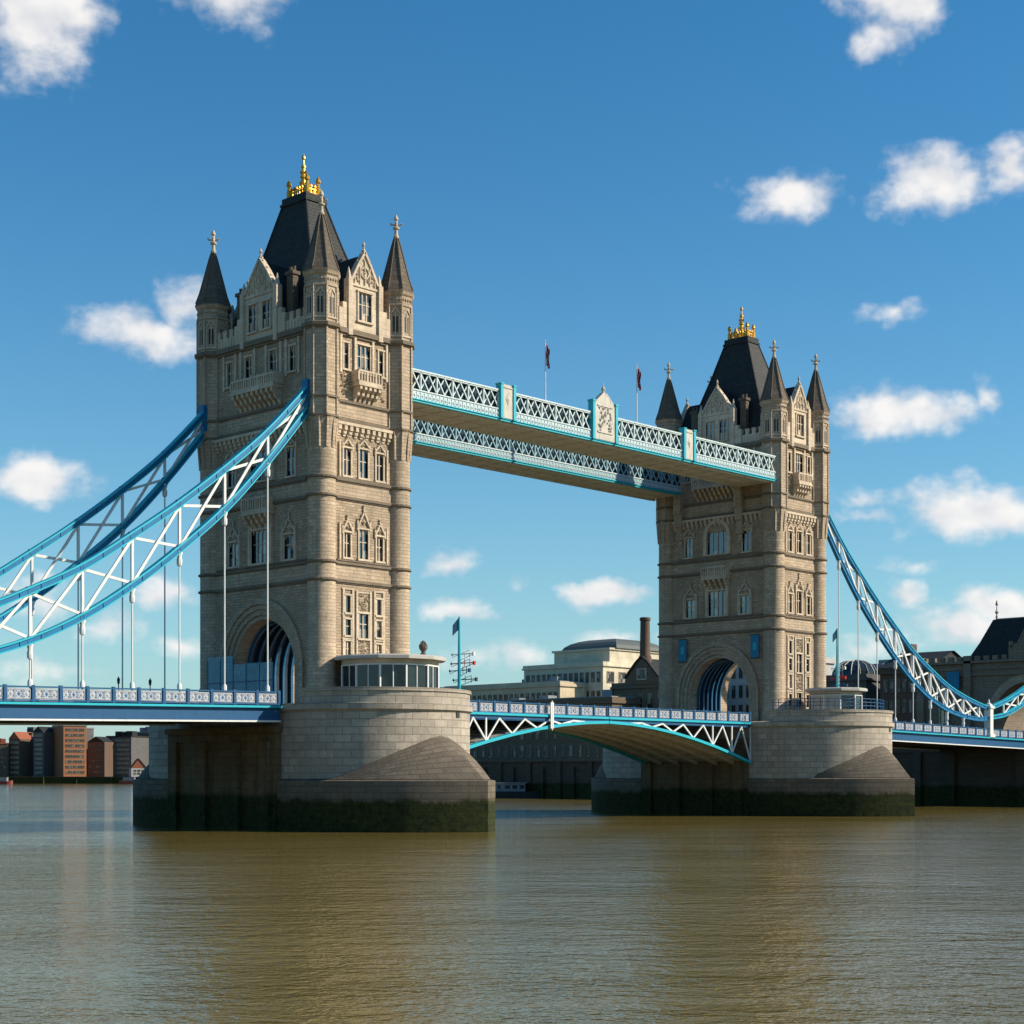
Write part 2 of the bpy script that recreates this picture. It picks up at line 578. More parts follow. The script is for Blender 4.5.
def pier(cx, label, PR, PYC):
    root = thing('bridge_pier', label, 'bridge pier', (cx, 0, WATER), 'bridge piers standing in the river')
    T = lambda pts: [(cx + x, y) for x, y in pts]
    # shaft
    g = MB()
    g.wall(T(stadium(PR, PYC)), WATER - 1, 6.75)
    g.build('shaft', 'pier', root, True)
    for sd in (-1, 1):           # flat sides below the road, streaked by run-off, with deck shade in the colour
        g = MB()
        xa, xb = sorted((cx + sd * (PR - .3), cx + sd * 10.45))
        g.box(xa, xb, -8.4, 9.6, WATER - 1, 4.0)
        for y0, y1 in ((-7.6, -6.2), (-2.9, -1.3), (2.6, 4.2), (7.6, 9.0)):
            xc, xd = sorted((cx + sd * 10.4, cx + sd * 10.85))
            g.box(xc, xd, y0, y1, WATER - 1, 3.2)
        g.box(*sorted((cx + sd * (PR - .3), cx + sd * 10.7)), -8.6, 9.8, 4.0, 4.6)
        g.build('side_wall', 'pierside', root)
    g = MB()
    for (ra, rb, za, zb) in ((PR - .3, PR + .3, 6.15, 6.7),):
        o, i = T(stadium(rb, PYC)), T(stadium(ra, PYC))
        g.wall(o, za, zb)
        n = len(o)
        for k in range(n):
            j = (k + 1) % n
            g.quad((*o[k], zb), (*o[j], zb), (*i[j], zb + .12), (*i[k], zb + .12))
            g.quad((*o[j], za), (*o[k], za), (*i[k], za - .25), (*i[j], za - .25))
    g.build('string_course', 'pier', root, True)
    # parapet ring, open where the road crosses
    g = MB()
    o, i = stadium(PR + .02, PYC, 28), stadium(PR - .75, PYC, 28)
    n = len(o)
    for a, bnd in ((0, 28), (29, 57)):
        g = MB()
        oo, ii = T(o[a:bnd + 1]), T(i[a:bnd + 1])
        g.wall(oo, 6.7, 8.15, False)
        g.wall(list(reversed(ii)), 6.7, 8.15, False)
        for k in range(len(oo) - 1):
            g.quad((*oo[k], 8.15), (*oo[k + 1], 8.15), (*ii[k + 1], 8.15), (*ii[k], 8.15))
        for e in (0, -1):
            g.quad((*oo[e], 6.7), (*ii[e], 6.7), (*ii[e], 8.15), (*oo[e], 8.15))
        co2 = T(stadium(PR + .16, PYC, 28)[a:bnd + 1])
        ci2 = T(stadium(PR - .9, PYC, 28)[a:bnd + 1])
        g.wall(co2, 7.92, 8.25, False)
        g.wall(list(reversed(ci2)), 7.92, 8.25, False)
        for k in range(len(co2) - 1):
            g.quad((*co2[k], 8.25), (*co2[k + 1], 8.25), (*ci2[k + 1], 8.25), (*ci2[k], 8.25))
        g.build('parapet', 'pier', root, True)
    g = MB()
    g.poly([(*p, 6.72) for p in T(stadium(PR - .1, PYC))])
    g.build('pavement', 'pier', root)
    # starling: pointed foot with sloping noses
    g = MB()
    ol = T(ogive(10.3, 9.0, 27.2))
    g.wall(ol, WATER - 1, -.75)
    il = T(ogive(9.5, 8.0, 25.9))
    n = len(ol)
    for k in range(n):
        j = (k + 1) % n
        g.quad((*ol[k], -.75), (*ol[j], -.75), (*il[j], -.5), (*il[k], -.5))
    for s in (1, -1):
        rows = []
        N = 24
        og = ogive(10.0, 8.6, 26.6, 2.8, 60)[:121]
        pol = [math.atan2(-(p[1] + PYC), -p[0]) for p in og]
        for q in range(N + 1):
            a = PI * (.04 + .92 * q / N)
            ox, oy = og[min(range(len(og)), key=lambda i: abs(pol[i] - a))]
            dx, dy = -(PR - .1) * math.cos(a), -PYC - (PR - .1) * math.sin(a)
            hz = -.6 + 4.35 * max(0, 1.1 - math.sqrt((abs(a - PI / 2) / R(60)) ** 2 + .012)) ** .95
            row = []
            for e in range(7):
                v = e / 6
                z = -.6 + (hz + .6) * (v ** 1.0) + .3 * math.sin(PI * v) * math.sin(a) ** 2
                row.append((cx + s * (ox + (dx - ox) * v), s * (oy + (dy - oy) * v), z))
            rows.append(row)
        vs = [p for r in rows for p in r]
        fs, us = [], []
        for q in range(N):
            for e in range(6):
                fs.append((q * 7 + e, (q + 1) * 7 + e, (q + 1) * 7 + e + 1, q * 7 + e + 1))
                us.append([(q * 1.6, e * .9), (q * 1.6 + 1.6, e * .9), (q * 1.6 + 1.6, e * .9 + .9), (q * 1.6, e * .9 + .9)])
        g.add(vs, fs, us)
    g.build('starling', 'starling', root, True)
    # weep holes high on the round end
    for a in (-74, -38):
        h = MB()
        c, sn = math.cos(R(a)), math.sin(R(a))
        p = Vector((cx + c * PR, -PYC + sn * PR, 5.75))
        h.bar(p - Vector((c, sn, 0)) * .2, p + Vector((c, sn, 0)) * .06, .62, .6)
        h.build('drain_hole', 'dark', root)
    return root


pier(0, 'nearer granite pier with a round end and mossy pointed foot under the left tower', 9.7, 11.1)
pier(79, 'farther granite pier with a round end and mossy pointed foot under the right tower', 10.1, 12.2)
# =================================================================== TOWERS
TA, TB = 5.06, 8.93              # turret axes off the tower axis
Z0 = 6.75
LEV = dict(low=19.3, c2=21.1, c3=27.7, c4=29.5, c5=35.5, c6=37.4, cor=44.5)
WCACHE = {}


def win_mesh(w, h, n, tr=True, pointed=True, arch=False):
    key = (w, h, n, tr, pointed, arch)
    if key in WCACHE:
        return WCACHE[key]
    g = MB()
    hw = w / 2
    j = .17
    g.box(-hw - j, -hw, -.12, .15, 0, h)
    g.box(hw, hw + j, -.12, .15, 0, h)
    g.box(-hw - j - .08, hw + j + .08, -.24, .15, -.2, 0)
    if not arch:
        g.box(-hw - j - .06, hw + j + .06, -.18, .15, h, h + .17)
    lw = w / n
    for k in range(1, n):
        x = -hw + lw * k
        g.box(x - .06, x + .06, .03, .15, 0, h)
    if tr:
        zt = h * .58
        for k in range(n):
            g.box(-hw + lw * k + .066, -hw + lw * (k + 1) - .066, .06, .15, zt - .045, zt + .045)
    if pointed:
        for k in range(n):
            x0, x1 = -hw + lw * k, -hw + lw * (k + 1)
            xm = (x0 + x1) / 2
            for (xa, xb) in ((x0, xm), (x1, xm)):
                pts = [(xa, h - lw * .62), (xa + (xb - xa) * .35, h - lw * .25), (xb, h - .02), (xa, h - .002)]
                g.poly([(x, .05, z) for x, z in pts])
                for (p, q) in zip(pts, pts[1:3]):
                    g.quad((p[0], .05, p[1]), (q[0], .05, q[1]), (q[0], .15, q[1]), (p[0], .15, p[1]))
    fr = g.mesh('window', 'trim')
    g = MB()
    for k in range(n):
        x0, x1 = -hw + lw * k, -hw + lw * (k + 1)
        a = random.uniform(-.012, .012)
        g.quad((x0, .135 + a, 0), (x1, .135 - a, 0), (x1, .135 - a, h), (x0, .135 + a, h))
    pa = g.mesh('pane', 'glass')
    WCACHE[key] = (fr, pa)
    return fr, pa


def plane_with_holes(g, hw, z0, z1, rects, dep=.42):
    xs = sorted({-hw, hw, *[r[0] - r[2] / 2 for r in rects], *[r[0] + r[2] / 2 for r in rects]})
    zs = sorted({z0, z1, *[r[1] for r in rects], *[r[1] + r[3] for r in rects]})
    xs = [x for x in xs if -hw - 1e-6 <= x <= hw + 1e-6]
    zs = [z for z in zs if z0 - 1e-6 <= z <= z1 + 1e-6]
    for a, bb in zip(xs, xs[1:]):
        for c, d in zip(zs, zs[1:]):
            mx, mz = (a + bb) / 2, (c + d) / 2
            if any(abs(mx - r[0]) < r[2] / 2 and r[1] < mz < r[1] + r[3] for r in rects):
                continue
            g.quad((a, 0, c), (bb, 0, c), (bb, 0, d), (a, 0, d))
    for r in rects:
        a, bb, c, d = r[0] - r[2] / 2, r[0] + r[2] / 2, r[1], r[1] + r[3]
        g.quad((a, 0, c), (a, 0, d), (a, dep, d), (a, dep, c))
        g.quad((bb, 0, d), (bb, 0, c), (bb, dep, c), (bb, dep, d))
        g.quad((a, 0, d), (bb, 0, d), (bb, dep, d), (a, dep, d))
        g.quad((bb, 0, c), (a, 0, c), (a, dep, c), (bb, dep, c))


def carve(g, u, z, w, h, rnd):
    """gothic carved gablet over a window: gable bars, crockets, boss and pinnacle"""
    g.bar((u - w / 2, -.1, z), (u, -.1, z + h * .72), .26, .16)
    g.bar((u + w / 2, -.1, z), (u, -.1, z + h * .72), .26, .16)
    g.bar((u, -.1, z + h * .66), (u, -.12, z + h), .13, .13)
    g.blob((u, -.14, z + h), (.17, .15, .2))
    g.blob((u, -.12, z + h * .84), (.24, .13, .09))
    g.blob((u, -.08, z + h * .28), (w * .17, .2, h * .17))
    for i in range(int(5 + w * 6)):
        a, c = rnd.uniform(-.5, .5), rnd.uniform(0, .62)
        if abs(a) * 1.9 + c < .8:
            r = rnd.uniform(.07, .17)
            g.blob((u + a * w, -.04 - rnd.uniform(0, .08), z + .06 + c * h), (r, .15, r * rnd.uniform(.8, 1.6)))
    for s in (-1, 1):
        for e in (.25, .5, .75):
            g.blob((u + s * w / 2 * (1 - e) + s * .07, -.12, z + h * .72 * e + .1), .11)
        g.box(u + s * w / 2 - .08, u + s * w / 2 + .08, -.2, 0, z - .35, z + h * .3)
        g.blob((u + s * w / 2, -.1, z + h * .36), (.11, .11, .2))


def balcony(g, u0, u1, z, hp, out, hc, nc):
    """corbelled balcony: floor at z, pierced parapet hp high, corbels hc deep"""
    g.box(u0, u1, -out, 0, z - .22, z)
    g.box(u0 - .06, u1 + .06, -out - .08, 0, z - .4, z - .22)
    g.box(u0, u1, -out, -out + .18, z + hp - .18, z + hp)
    g.box(u0, u1, -out, -out + .14, z, z + .12)
    n = max(4, int((u1 - u0) / .36))
    for k in range(n + 1):
        x = u0 + (u1 - u0) * k / n
        wd = .11 if k % 3 == 0 else .06
        g.box(x - wd, x + wd, -out + .01, -out + .15, z + .12, z + hp - .18)
        if k % 3 == 0:
            g.blob((x, -out + .08, z + hp + .08), (.13, .13, .22))
    for x in (u0, u1):
        g.box(x - .09, x + .09, -out + .18, 0, z, z + hp - .02)
    g.box(u0, u1, -out + .15, -out + .2, z + .05, z + hp * .6)
    for k in range(nc):
        x = u0 + .3 + (u1 - u0 - .6) * k / (nc - 1)
        zt = z - .4
        prof = [(0, zt), (-out, zt), (-out, zt - hc * .22), (-out * .68, zt - hc * .38), (-out * .62, zt - hc * .58), (-out * .3, zt - hc * .72), (-.1, zt - hc), (0, zt - hc)]
        g.poly([(x - .16, y, zz) for y, zz in prof])
        g.poly([(x + .16, y, zz) for y, zz in reversed(prof)])
        for (p, q) in zip(prof[1:], prof[2:]):
            g.quad((x - .16, *p), (x - .16, *q), (x + .16, *q), (x + .16, *p))


def corbel_table(g, hw, z0, z1, n):
    for k in range(n):
        x = -hw + (k + .5) * 2 * hw / n
        w = hw / n * .52
        g.box(x - w, x + w, -.42, 0, z0 + (z1 - z0) * .55, z1)
        g.box(x - w, x + w, -.26, 0, z0 + (z1 - z0) * .22, z0 + (z1 - z0) * .549)
        g.box(x - w * .8, x + w * .8, -.13, 0, z0, z0 + (z1 - z0) * .219)
    g.box(-hw, hw, -.5, 0, z1, z1 + .3)


def arch_pts(r, zs, n=20, k=1.06):
    """slightly pointed round arch from left springing to right springing"""
    return [(-r * math.cos(PI * i / n), zs + r * k * math.sin(PI * i / n)) for i in range(n + 1)]


def sweep_arch(g, r0, r1, zs, zb, y0, y1, mi=0, n=20):
    """a moulded arch band between radii with jambs down to zb"""
    a = [(-r0, zb)] + arch_pts(r0, zs, n) + [(r0, zb)]
    c = [(-r1, zb)] + arch_pts(r1, zs, n) + [(r1, zb)]
    for i in range(len(a) - 1):
        g.quad((a[i][0], y0, a[i][1]), (a[i + 1][0], y0, a[i + 1][1]), (c[i + 1][0], y0, c[i + 1][1]), (c[i][0], y0, c[i][1]), mi)
        g.quad((c[i][0], y0, c[i][1]), (c[i + 1][0], y0, c[i + 1][1]), (c[i + 1][0], y1, c[i + 1][1]), (c[i][0], y1, c[i][1]), mi)
        g.quad((a[i + 1][0], y0, a[i + 1][1]), (a[i][0], y0, a[i][1]), (a[i][0], y1, a[i][1]), (a[i + 1][0], y1, a[i + 1][1]), mi)


def arch_wall(g, hw, z0, z1, r, zs, n=20):
    """wall sheet with an arched opening"""
    a = arch_pts(r, zs, n)
    g.quad((-hw, 0, z0), (-r, 0, z0), (-r, 0, zs), (-hw, 0, zs))
    g.quad((r, 0, z0), (hw, 0, z0), (hw, 0, zs), (r, 0, zs))
    g.quad((-hw, 0, zs), (-r, 0, zs), (-r, 0, z1), (-hw, 0, z1))
    g.quad((r, 0, zs), (hw, 0, zs), (hw, 0, z1), (r, 0, z1))
    for p, q in zip(a, a[1:]):
        g.quad((p[0], 0, p[1]), (q[0], 0, q[1]), (q[0], 0, z1), (p[0], 0, z1))


def faces(cx):
    """face frames: x along the face to the viewer's right, y inwards, z up"""
    return {'river': Matrix.Translation((cx, -(TB + .55), 0)),
            'left': Matrix.Translation((cx - (TA + .55), 0, 0)) @ Matrix.Rotation(-PI / 2, 4, 'Z'),
            'right': Matrix.Translation((cx + (TA + .55), 0, 0)) @ Matrix.Rotation(PI / 2, 4, 'Z'),
            'back': Matrix.Translation((cx, TB + .55, 0)) @ Matrix.Rotation(PI, 4, 'Z')}


ROT = {'river': 0, 'left': -PI / 2, 'right': PI / 2, 'back': PI}
HWX, HWY = TA - 1.2, TB - 1.2     # half width of the river face and of the road face
ARCH_R, ARCH_ZS = 5.0, 10.6
BACK_R = 6.7                      # the arch widens towards the other portal


def tower(cx, label, second):
    rnd = random.Random(11 + second)
    root = thing('bridge_tower', label, 'bridge tower', (cx, 0, Z0), 'gothic bridge towers')
    FX = faces(cx)
    # windows: u, z, w, h, lights, transom, pointed
    river = [(-2.35, 40.75, .55, 2.6, 1, True, True), (0, 40.75, 1.75, 2.75, 3, True, True), (2.35, 40.75, .55, 2.6, 1, True, True),
             (-2.2, 30.0, .95, 2.75, 2, True, True), (0, 30.0, 1.15, 2.9, 2, True, True), (2.2, 30.0, .95, 2.75, 2, True, True),
             (-2.2, 21.75, .85, 2.5, 2, True, True), (0, 21.75, 1.2, 3.0, 2, True, True), (2.2, 21.75, .85, 2.5, 2, True, True),
             (-2.1, 16.2, .62, 1.7, 1, False, False), (-2.1, 13.9, .7, 1.6, 1, True, False), (-2.1, 11.5, .7, 1.8, 2, True, False),
             (0, 13.7, 1.25, 2.5, 2, True, False), (2.1, 16.2, .62, 1.6, 1, False, False), (2.1, 13.9, .7, 1.7, 1, True, False),
             (2.1, 11.5, .7, 1.7, 2, True, False), (0, 9.0, 1.1, 1.9, 2, True, False), (-2.1, 9.0, .7, 1.7, 1, True, False), (2.1, 9.0, .7, 1.7, 1, True, False)]
    road = [(-5.2, 40.7, .95, 2.5, 2, True, True), (-2.0, 40.7, 1.05, 2.6, 2, True, True), (2.0, 40.7, 1.05, 2.6, 2, True, True), (5.2, 40.7, .95, 2.5, 2, True, True),
            (-4.9, 30.1, 1.2, 2.7, 2, True, True), (4.9, 30.1, 1.3, 2.9, 2, True, True),
            (-4.6, 21.7, 1.5, 2.5, 2, True, True), (4.6, 21.7, 1.5, 2.5, 2, True, True), (0, 21.7, 2.9, 3.4, 4, True, True),
            (0, 30.2, 3.4, 3.0, 4, True, False)]
    # walls
    g = MB()
    for nm, wins, hw in (('river', river, HWX + .3), ('left', road, HWY + .3), ('right', [], HWY + .3), ('back', [], HWX + .3)):
        g.xf = FX[nm]
        rects = [w[:4] for w in wins]
        zb = LEV['low'] if nm in ('left', 'right') else Z0
        if nm == 'left' or nm == 'right':
            arch_wall(g, hw, Z0, LEV['low'], 6.1 if nm == 'left' else 6.9, ARCH_ZS)
        zz = [zb, 46.0]
        plane_with_holes(g, hw, zb, 46.0, rects)
    g.xf = None
    g.poly([(cx - TA - .5, -TB - .5, 45.9), (cx + TA + .5, -TB - .5, 45.9), (cx + TA + .5, TB + .5, 45.9), (cx - TA - .5, TB + .5, 45.9)])
    g.build('wall', 'rough', root)
    # pale dressed stone bands between the string courses
    g = MB()
    for nm, hw in (('river', HWX), ('left', HWY), ('right', HWY), ('back', HWX)):
        g.xf = FX[nm]
        for za, zb in ((LEV['low'] + .2, LEV['c2'] - .25), (LEV['c3'] + .2, LEV['c4'] - .3), (LEV['c5'] + .3, LEV['c6'] - .2)):
            g.box(-hw, hw, -.06, .1, za, zb)
    g.xf = None
    g.build('dressed_band', 'stone', root)
    # road arch, moulded in steps, with the tunnel behind it
    for nm in ('left', 'right'):
        g = MB()
        g.xf = FX[nm]
        if nm == 'left':
            sweep_arch(g, 6.45, 6.95, ARCH_ZS, Z0, -.32, .2)
            sweep_arch(g, 5.95, 6.46, ARCH_ZS, Z0, -.12, .5)
            sweep_arch(g, 5.45, 5.97, ARCH_ZS, Z0, .08, .6)
            sweep_arch(g, ARCH_R, 5.47, ARCH_ZS, Z0, .3, 2.0)
        else:
            sweep_arch(g, BACK_R, 7.3, ARCH_ZS, Z0, -.2, 1.6)
        g.build('road_arch', 'stone', root)
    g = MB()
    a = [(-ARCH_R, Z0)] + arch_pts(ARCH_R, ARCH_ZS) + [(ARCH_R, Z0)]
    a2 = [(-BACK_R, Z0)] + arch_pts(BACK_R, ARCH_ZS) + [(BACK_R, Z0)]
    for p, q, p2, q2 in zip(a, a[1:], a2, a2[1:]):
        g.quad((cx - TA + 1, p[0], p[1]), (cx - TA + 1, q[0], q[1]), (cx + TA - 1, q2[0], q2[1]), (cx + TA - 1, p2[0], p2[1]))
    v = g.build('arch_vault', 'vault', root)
    for k in range(6):
        x = cx - TA + 1.6 + k * (2 * TA - 3.2) / 5
        r = MB()
        r.xf = Matrix.Translation((x, 0, 0)) @ Matrix.Rotation(-PI / 2, 4, 'Z')
        rr_ = ARCH_R + (BACK_R - ARCH_R) * (x - cx + TA - 1) / (2 * TA - 2)
        sweep_arch(r, rr_ - .4, rr_ + .1, ARCH_ZS, Z0, -.12, .12)
        r.build('vault_rib', 'rib', v)
    # string courses round walls and turrets
    g = MB()
    for nm, hw in (('river', HWX), ('left', HWY), ('right', HWY), ('back', HWX)):
        g.xf = FX[nm]
        for k, z in LEV.items():
            d, h = (.42, .5) if k == 'cor' else (.24, .26)
            g.box(-hw, hw, -d, .1, z - h * .4, z + h * .6)
            g.box(-hw, hw, -d * .5, .1, z - h * .9, z - h * .401)
        if nm in ('river', 'left'):
            for z in (30.0, 21.7):
                g.box(-hw + .3, hw - .3, -.2, .05, z - .36, z - .2)
    g.xf = None
    for sx in (-1, 1):
        for sy in (-1, 1):
            for k, z in LEV.items():
                up = z > 35
                rr = 1.7 if up else 1.41
                d, h = (.36, .5) if k == 'cor' else (.2, .26)
                g.lathe([(rr - .05, z - h), (rr + d * .6, z - h * .4), (rr + d, z - h * .35), (rr + d, z + h * .3), (rr - .05, z + h * .7)],
                        8 if up else 20, (cx + sx * TA, sy * TB), PI / 8 if up else 0, cap=False)
    g.build('string_course', 'course', root)
    # turrets
    for sx in (-1, 1):
        for sy in (-1, 1):
            x, y = cx + sx * TA, sy * TB
            g = MB()
            g.lathe([(1.6, Z0), (1.6, 8.6), (1.5, 8.9), (1.41, 9.1), (1.41, 33.2), (1.45, 33.6), (1.56, 34.6), (1.7, 35.4)], 24, (x, y), cap=False)
            for k in range(12):
                t = 2 * PI * k / 12 + .2
                c, s = math.cos(t), math.sin(t)
                g.bar((x + c * 1.4, y + s * 1.4, 32.4), (x + c * 1.62, y + s * 1.62, 35.3), .2, .24)
            tu = g.build('turret', 'stone', root, True)
            g = MB()
            g.lathe([(1.7, 35.4), (1.7, 48.2), (1.82, 48.3), (1.82, 48.5), (1.74, 48.55), (1.74, 49.35), (1.9, 49.5), (2.02, 49.8), (1.8, 49.9)], 8, (x, y), PI / 8)
            for k in range(8):                       # angle shafts and frieze bosses
                t = PI / 8 + k * PI / 4
                c, s = math.cos(t), math.sin(t)
                g.bar((x + c * 1.71, y + s * 1.71, 35.6), (x + c * 1.71, y + s * 1.71, 48.3), .2, .2)
                for e in range(4):
                    tt = t + (e + .5) * PI / 16
                    rr = 1.76 * math.cos(PI / 8) / math.cos(((e + .5) / 4 - .5) * PI / 4)
                    g.blob((x + math.cos(tt) * rr, y + math.sin(tt) * rr, 48.95), (.13, .13, .26))
            g.build('turret_top', 'stone', tu)
            g = MB()
            h = MB()
            for k in range(8):
                t = k * PI / 4
                c, s = math.cos(t), math.sin(t)
                ap = 1.7 * math.cos(PI / 8)
                mt = Matrix.Translation((x + c * ap, y + s * ap, 0)) @ Matrix.Rotation(t + PI / 2, 4, 'Z')
                g.xf = h.xf = mt
                g.box(-.5, -.4, -.07, .03, 45.3, 47.6)
                g.box(.4, .5, -.07, .03, 45.3, 47.6)
                g.box(-.56, .56, -.09, .03, 45.1, 45.29)
                g.bar((-.45, -.04, 47.55), (0, -.04, 48.05), .12, .1)
                g.bar((.45, -.04, 47.55), (0, -.04, 48.05), .12, .1)
                g.box(-.045, .045, -.05, .03, 45.3, 47.7)
                if k % 2 == 0 or True:
                    h.box(.06, .26, -.012, .02, 45.6, 47.2)
                    h.box(-.26, -.06, -.012, .02, 45.6, 47.2)
            g.build('lancet_frame', 'trim', tu)
            h.build('lancet_slit', 'dark', tu)
            g = MB()
            g.lathe([(2.02, 49.78), (1.88, 50.15), (1.5, 51.2), (.95, 53.2), (.46, 55.0), (.22, 55.75), (.2, 55.85)], 8, (x, y), PI / 8)
            for k in range(8):
                t = PI / 8 + k * PI / 4
                c, s = math.cos(t), math.sin(t)
                pr_ = [(1.92, 50.1), (1.51, 51.2), (.96, 53.2), (.47, 55.0), (.23, 55.75)]
                g.tube([(x + c * r_, y + s * r_, z_) for r_, z_ in pr_], .075, 5)
            g.build('spire', 'spire', tu)
            g = MB()
            g.lathe([(.26, 55.7), (.3, 55.95), (.2, 56.05), (.17, 56.6), (.34, 56.7), (.34, 56.85), (.16, 56.95), (.14, 57.55), (.24, 57.7), (.2, 57.9), (.05, 58.2)], 10, (x, y))
            for k in range(4):
                t = k * PI / 2 + PI / 4
                c, s = math.cos(t), math.sin(t)
                g.bar((x, y, 57.1), (x + c * .52, y + s * .52, 57.15), .13, .14)
                g.blob((x + c * .55, y + s * .55, 57.22), (.13, .13, .2))
            g.build('finial', 'trim', tu)
    # parapets with merlons
    g = MB()
    for nm, hw in (('river', HWX), ('left', HWY), ('right', HWY), ('back', HWX)):
        g.xf = FX[nm]
        g.box(-hw, hw, -.1, .32, 44.8, 45.9)
        n = int(hw * 2 / 1.05)
        for k in range(n):
            x = -hw + (k + .5) * 2 * hw / n
            g.box(x - .3, x + .3, -.1, .32, 45.9, 46.6)
            g.box(x - .34, x + .34, -.14, .36, 46.6, 46.72)
        for k in range(int(hw * 2 / .5)):
            x = -hw + (k + .5) * .5
            g.box(x - .07, x + .07, -.16, -.1, 44.95, 45.75)
    g.xf = None
    g.build('parapet', 'trim', root)
    # gables with their slate saddle roofs
    for nm, hw, zt, cols in (('river', 2.05, 53.2, 3), ('left', 2.75, 53.3, 2), ('right', 2.75, 53.3, 2), ('back', 2.05, 53.2, 3)):
        g = MB()
        g.xf = FX[nm]
        sh = 49.6
        wn = [(0, 45.9, 1.7, 2.9, 3, True, True)] if nm in ('river', 'back') else [(-1.15, 45.7, 1.25, 2.8, 2, True, True), (1.15, 45.7, 1.25, 2.8, 2, True, True)]
        if nm in ('right', 'back'):
            wn = []
        g2 = g
        g.xf = FX[nm] @ Matrix.Translation((0, -.2, 0))
        plane_with_holes(g, hw, 44.6, sh, [w[:4] for w in wn])
        # gable triangle with concave shoulders
        tri = [(-hw, sh), (hw, sh), (hw * .8, sh + .5), (hw * .42, sh + (zt - sh) * .55), (0, zt - .3), (-hw * .42, sh + (zt - sh) * .55), (-hw * .8, sh + .5)]
        g.poly([(x, 0, z) for x, z in tri])
        g.box(-hw, -hw + .35, .001, .6, 44.6, sh)
        g.box(hw - .35, hw, .001, .6, 44.6, sh)
        for s in (-1, 1):
            pts = [(s * hw, sh - .1), (s * hw * .8, sh + .5), (s * hw * .42, sh + (zt - sh) * .55), (0, zt - .25)]
            for p, q in zip(pts, pts[1:]):
                g.bar((p[0], .2, p[1]), (q[0], .2, q[1]), .7, .26)
            for e in range(5):
                f = (e + .5) / 5
                k = min(2, int(f * 3))
                ff = f * 3 - k
                g.blob((pts[k][0] + (pts[k + 1][0] - pts[k][0]) * ff, .1, pts[k][1] + (pts[k + 1][1] - pts[k][1]) * ff + .2), (.16, .18, .22))
            # side buttress and pinnacle
            g.box(s * hw - .28, s * hw + .28, -.26, .5, 44.2, sh + .3)
            g.lathe([(.36, sh + .3), (.3, sh + .45), (.12, sh + 1.2), (.03, sh + 1.5)], 6, (s * hw, .1))
            # stepped scroll at the foot
            g.box(s * (hw + .6) - .32, s * (hw + .6) + .32, -.1, .4, 44.6, 47.4)
            g.box(s * (hw + 1.15) - .25, s * (hw + 1.15) + .25, -.1, .4, 44.6, 46.8)
        g.lathe([(.2, zt - .3), (.26, zt), (.12, zt + .1), (.1, zt + .4), (.2, zt + .5), (.03, zt + .9)], 6, (0, .15))
        # tracery in the gable field
        for e in range(10):
            t = 2 * PI * e / 10
            rr = .55 if nm in ('river', 'back') else .62
            g.bar((math.cos(t) * rr, -.06, sh + 1.25 + math.sin(t) * rr), (math.cos(t + .63) * rr, -.06, sh + 1.25 + math.sin(t + .63) * rr), .14, .14)
        g.blob((0, -.05, sh + 1.25), (.22, .15, .22))
        for s in (-1, 1):
            g.blob((s * hw * .5, -.04, sh + .55), (.24, .14, .24))
        g.box(-hw + .3, hw - .3, -.12, 0, sh - .32, sh - .1)
        for i in range(44):
            a_, c_ = rnd.uniform(-1, 1), rnd.uniform(0, 1)
            if abs(a_) + c_ < 1:
                r = rnd.uniform(.08, .2)
                g.blob((a_ * hw * .85, -.03, sh + .2 + c_ * (zt - sh - .8)), (r, .17, r * 1.2))
        for e in (-.66, -.33, 0, .33, .66):
            g.box(e * hw - .05, e * hw + .05, -.12, 0, sh - .1, sh + (zt - sh) * .62 * (1 - abs(e)) + .3)
        for e in (-1, 1):
            g.box(e * hw * .9 - .09, e * hw * .9 + .09, -.14, 0, 44.8, sh - .3)
        gb = g.build('gable', 'trim', root)
        # saddle roof running back into the main roof
        g = MB()
        g.xf = FX[nm]
        dp = 5.0 if nm in ('left', 'right') else 7.0
        for s in (-1, 1):
            pts = [(s * (hw + .12), sh - .5), (s * hw * .78, sh + .42), (s * hw * .4, sh + (zt - sh) * .52), (0, zt - .42)]
            for p, q in zip(pts, pts[1:]):
                g.quad((p[0], .35, p[1]), (q[0], .35, q[1]), (q[0], dp, q[1]), (p[0], dp, p[1]))
            g.quad((s * hw, .35, 44.6), (s * hw, dp, 44.6), (s * hw, dp, sh - .4), (s * hw, .35, sh - .4))
        g.build('gable_roof', 'slate', gb)
        for w in wn:
            fr, pa = win_mesh(*w[2:])
            put(fr, 'window', root, FX[nm] @ Vector((w[0], -.2, w[1])), ROT[nm], [('pane', pa)])
    # main roof: steep pavilion roof with a flat top
    g = MB()
    lv = [(4.9, 7.9, 44.9), (4.5, 7.1, 46.2), (3.3, 5.4, 50.6), (2.15, 3.5, 55.6), (1.25, 1.95, 60.0)]
    rows = [[(cx - a_, -b_, z), (cx + a_, -b_, z), (cx + a_, b_, z), (cx - a_, b_, z)] for a_, b_, z in lv]
    for p, q in zip(rows, rows[1:]):
        for k in range(4):
            j = (k + 1) % 4
            g.quad(p[k], p[j], q[j], q[k])
    g.box(cx - 1.45, cx + 1.45, -2.15, 2.15, 59.9, 60.15)
    g.box(cx - 1.3, cx + 1.3, -2.0, 2.0, 60.15, 60.75)
    for sx in (-1, 1):
        for sy in (-1, 1):
            g.tube([(cx + sx * a_, sy * b_, z) for a_, b_, z in lv[1:]], .12, 6)
    rf = g.build('roof', 'slate', root)
    # gilded cresting
    g = MB()
    g.box(cx - .85, cx + .85, -1.6, 1.6, 60.75, 60.95)
